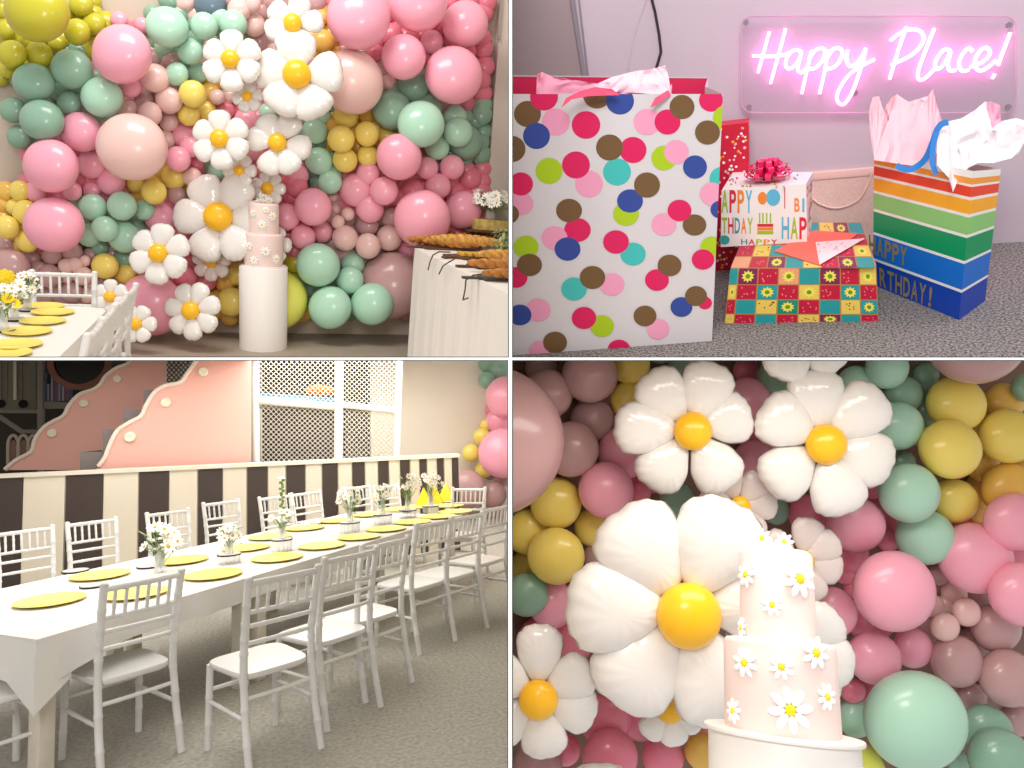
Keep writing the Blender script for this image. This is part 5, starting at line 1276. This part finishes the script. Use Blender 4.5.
daisy(R, 538, 695, 62, 19, 2.8, [88, 28, -20, -82, -140, 150], 'white foil daisy balloon cut off at the lower left edge', lens=[1.15, 1, 1, 1, 1, 1], group=G2)
daisy(R, 669, 708, 38, 12, 3.05, [-130, -80, -28, 30, 90, 150], 'small white foil daisy hanging under the biggest daisy', sheer=False, group=G2)
daisy(R, 800, 322, 62, 17, 3.0, [-50, -110, -165, 10, 70, 130], 'white foil daisy balloon at the top edge, only petal tips showing', group=G2)
daisy(R, 738, 505, 40, 10, 3.1, [110, 50, 0, -60, -120, 170], 'small sheer daisy balloon left above the large cake', sheer=True, group=G2)
daisy(R, 800, 560, 44, 11, 3.1, [75, 30, -15, -70, -120, 150], 'small sheer daisy balloon right behind the cake top', sheer=True, group=G2)
daisy(R, 788, 655, 66, 18, 2.95, [40, -8, -50, -120, 170, 110], 'white foil daisy balloon almost hidden behind the lower cake tier', group=G2)
daisy(R, 600, 815, 52, 14, 2.95, [90, 40, -20, 140], 'white foil daisy balloon at the bottom edge, one petal tip showing', group=G2)
# plinth and cake
cb = R.d(782, 731, 2.05); u = 2.05/F
solo(MB().lathe([(0, -1.1), (71*u, -1.1), (71*u, -.018), (70*u, -.012), (0, -.012)], 72), 'cake_plinth', MATS['white_plinth_paint'], R, cb, 0, 'white round plinth under the large cake at the bottom edge', 'plinth')
cl = cb+Vector((0, 0, -.012))
hA = height_to(R, cl, 640)-.012; hB = height_to(R, cl, 551)-.012-hA
r1 = 55*u; r2 = 37.5*u
def fl_at(px, py, s, upr):
    r = r2 if upr else r1; sx = max(-.95, min(.95, (px-(781 if upr else 783))*u/r)); ang = math.asin(sx)
    # height of the front surface point that shows at row py
    lo, hi = 0, .8
    P0 = cl+Vector((r*math.sin(ang), -r*math.cos(ang), 0))
    return (ang, height_to(R, P0, py), s*u, upr)
fl = [fl_at(*a) for a in [(752, 575, 14, 1), (746, 628, 11, 1), (802, 579, 20, 1), (776, 605, 12, 1), (751, 663, 15, 0), (739, 711, 12, 0), (815, 653, 16, 0), (784, 667, 13, 0), (823, 697, 13, 0), (790, 710, 21, 0)]]
cake(R, cl, r1, hA, r2, hB, fl, [(-13*u, -.02, .035, 11*u, .3), (10*u, -.01, .03, 10*u, .2), (-4*u, -.05, .0, 11*u, .4)], 75*u, 'large pale pink two tier cake covered in sugar daisies, close up')
# ============================================================ added partitions between the four rooms, keeping their light apart
white_edge = mat('white_edge_paint', '#FFFFFF', rough=.6)
dark_edge = mat('dark_edge_bead', '#2A2826', rough=.6)
D0 = 1.35
HT = 1.25*D0/F; HV = 1.5*D0/F
def wbox(name, a, b, m):
    mb = MB(); mb.box(a, b); o = mb.build(name, m); o['kind'] = 'structure'; return o
wbox('floor_divider', (-1.3, D0, CAMZ-HT), (1.3, D0+.04, CAMZ+HT), white_edge)
mb = MB(); mb.add([(-1.35, D0+.04, CAMZ-HT), (1.35, D0+.04, CAMZ-HT), (12, 12.0, CAMZ-HT), (-12, 12.0, CAMZ-HT), (-1.35, D0+.04, CAMZ+HT), (1.35, D0+.04, CAMZ+HT), (12, 12.0, CAMZ+HT), (-12, 12.0, CAMZ+HT)],
  [(3,2,1,0),(4,5,6,7),(0,1,5,4),(1,2,6,5),(2,3,7,6),(3,0,4,7)], False)
o = mb.build('partition_flat', mat('partition_paint', '#DDD6CC', rough=.8)); o['kind'] = 'structure'  # added slab, seen edge-on; stops light between upper and lower rooms
wbox('wall_divider', (-HV, D0-.002, -1.0), (HV, D0+.04, 4.0), white_edge)
mb = MB(); mb.add([(-HV, D0+.04, .0), (HV, D0+.04, .0), (HV, 12, -6), (-HV, 12, -6), (-HV, D0+.04, 2.8), (HV, D0+.04, 2.8), (HV, 12, 8), (-HV, 12, 8)],
  [(3,2,1,0),(4,5,6,7),(0,1,5,4),(1,2,6,5),(2,3,7,6),(3,0,4,7)], False)
o = mb.build('partition_upright', MATS['partition_paint']); o['kind'] = 'structure'  # added upright sheet, seen edge-on; stops light between left and right rooms
px1 = D0/F
for i, (a, b) in enumerate([((-1.3, D0, CAMZ+HT), (-HV, D0+.02, CAMZ+HT+px1*.9)), ((HV, D0, CAMZ+HT), (1.3, D0+.02, CAMZ+HT+px1*.8)),
        ((-1.3, D0, CAMZ-HT-px1*.9), (-HV-px1, D0+.02, CAMZ-HT)), ((HV, D0, CAMZ-HT-px1*.9), (1.3, D0+.02, CAMZ-HT)),
        ((-HV-px1*1.0, D0, CAMZ+HT), (-HV, D0+.02, 4)), ((HV, D0, CAMZ+HT), (HV+px1, D0+.02, 4)),
        ((-HV-px1*1.6, D0, -1), (-HV-px1*.8, D0+.02, CAMZ-HT)), ((HV, D0, -1), (HV+px1, D0+.02, CAMZ-HT))]):
    wbox('trim_%d' % (i+2), a, b, dark_edge)
wbox('wall_edge_trim', (-HV-px1*.8, D0, -1), (-HV, D0+.02, CAMZ-HT), white_edge)

# ------------------------------------------------------------ nothing passes through the partitions
bpy.context.view_layer.update()
SG = {'TL': (-1, 1), 'TR': (1, 1), 'BL': (-1, -1), 'BR': (1, -1)}
def root(o):
    while o.parent: o = o.parent
    return o
def wmat(o):
    M = o.matrix_basis.copy()
    while o.parent: o = o.parent; M = o.matrix_basis @ M
    return M
mb_cache = {}
for o in list(bpy.data.objects):
    if o.type != 'MESH': continue
    q = QUAD.get(root(o).name)
    if not q: continue
    M = wmat(o); sx, sz = SG[q]
    planes = [(Vector((sx*HV, 0, CAMZ)), Vector((sx, 0, 0))), (Vector((0, 0, CAMZ+sz*HT)), Vector((0, 0, sz)))]
    bb = [M @ Vector(c) for c in o.bound_box]
    cut = [(p, n) for p, n in planes if min((v-p).dot(n) for v in bb) < 0]
    if not cut: continue
    if any(max((v-p).dot(n) for v in bb) < 0 for p, n in cut):
        bpy.data.objects.remove(o); continue
    me = o.data.copy(); bm = bmesh.new(); bm.from_mesh(me); Mi = M.inverted()
    for p, n in cut:
        ln = (M.to_3x3().transposed() @ n).normalized()
        bmesh.ops.bisect_plane(bm, geom=bm.verts[:]+bm.edges[:]+bm.faces[:], plane_co=Mi @ p, plane_no=ln, clear_inner=True)
    nv = len(bm.verts); bm.to_mesh(me); bm.free()
    if nv == 0: bpy.data.objects.remove(o); continue
    o.data = me
if STUFF_BALLOONS:
    V = []; FC = []; MI = []; MT = []
    src = {}
    for M, c, q in STUFF_BALLOONS:
        if c not in src:
            low = MB(); low.sphere((0, 0, 0), 1, 20); src[c] = (low, mat('latex_'+c, BC[c][1], rough=.28, coat=.35, spec=.4))
            MT.append(src[c][1])
        low, m_ = src[c]; sx, sz = SG[q]; bm = bmesh.new(); vv = [bm.verts.new(M @ Vector(v)) for v in low.v]
        for f in low.f: bm.faces.new([vv[k] for k in f])
        for p, n in [(Vector((sx*HV, 0, CAMZ)), Vector((sx, 0, 0))), (Vector((0, 0, CAMZ+sz*HT)), Vector((0, 0, sz)))]:
            if min((v.co-p).dot(n) for v in bm.verts) < 0 if len(bm.verts) else False:
                bmesh.ops.bisect_plane(bm, geom=bm.verts[:]+bm.edges[:]+bm.faces[:], plane_co=p, plane_no=n, clear_inner=True)
        bm.verts.index_update(); o_ = len(V); V += [v.co.copy() for v in bm.verts]
        for f in bm.faces: FC.append([v.index+o_ for v in f.verts]); MI.append(MT.index(m_))
        bm.free()
    me = bpy.data.meshes.new('packed_balloons'); me.from_pydata(V, [], FC)
    for m_ in MT: me.materials.append(m_)
    me.polygons.foreach_set('material_index', MI); me.polygons.foreach_set('use_smooth', [True]*len(FC)); me.update()
    o = bpy.data.objects.new('packed_balloons', me); COL.objects.link(o)
    o['label'] = 'the many half hidden balloons packed between and behind the front ones'; o['category'] = 'balloons'; o['kind'] = 'stuff'
used = {o.parent for o in bpy.data.objects if o.parent}
for o in list(bpy.data.objects):
    if o.type == 'EMPTY' and o not in used: bpy.data.objects.remove(o)

# ------------------------------------------------------------ light
w = bpy.data.worlds.new('world'); bpy.context.scene.world = w; w.use_nodes = True
bg = w.node_tree.nodes['Background']; bg.inputs['Color'].default_value = (1, .97, .94, 1); bg.inputs['Strength'].default_value = .68
def area(name, loc, tgt, sx, sy, watts, col=(1, 1, 1)):
    l = bpy.data.lights.new(name, 'AREA'); l.shape = 'RECTANGLE'; l.size = sx; l.size_y = sy; l.energy = watts; l.color = col
    o = bpy.data.objects.new(name, l); COL.objects.link(o); o.location = loc
    d = (Vector(tgt)-Vector(loc)).normalized(); o.rotation_euler = d.to_track_quat('-Z', 'Y').to_euler(); return o
area('front_fill', (-.4, -1.2, 3.4), (-.6, 6, 1.6), 1.5, 1.5, 110, (1, .97, .94))  # added front fill behind the camera, brightens all four rooms
area('fill_lamp_1', (-2.6, 3.6, 7.4), (-2.6, 8.0, 2.6), 3.0, 1.5, 190, (1, .95, .88))  # added fill above the view, for brightness and highlights on the balloons
area('fill_lamp_2', (2.2, 1.4, 4.4), (1.2, 2.9, 2.2), 1.2, .6, 26, (1, .94, 1))  # added fill out of view above the presents
area('fill_lamp_6', (-4.6, 7.4, CAMZ-.009), (-4.6, 7.4, -2), 1.6, 1.2, 34, (1, .97, .94))  # added under the partition to brighten the staircase
area('fill_lamp_3', (-2.6, 4.8, CAMZ-.008), (-2.6, 4.8, -2), 2.6, 2.6, 64, (1, .975, .94))  # added fill hidden under the partition, over the long table
area('fill_lamp_4', (1.0, 2.2, CAMZ-.008), (1.0, 2.2, 0), 1.4, .5, 17, (1, .93, .85))  # added fill hidden under the partition, over the large cake
area('fill_lamp_5', (-1.9, 9.2, CAMZ-.010), (-1.9, 9.2, -2), 3.0, 3.2, 150, (1, .97, .93))  # added fill hidden under the partition, lifts the dark far end
vs = bpy.context.scene.view_settings; vs.view_transform = 'Standard'; vs.look = 'None'; vs.exposure = 0; vs.gamma = 1; vs.use_curve_mapping = False
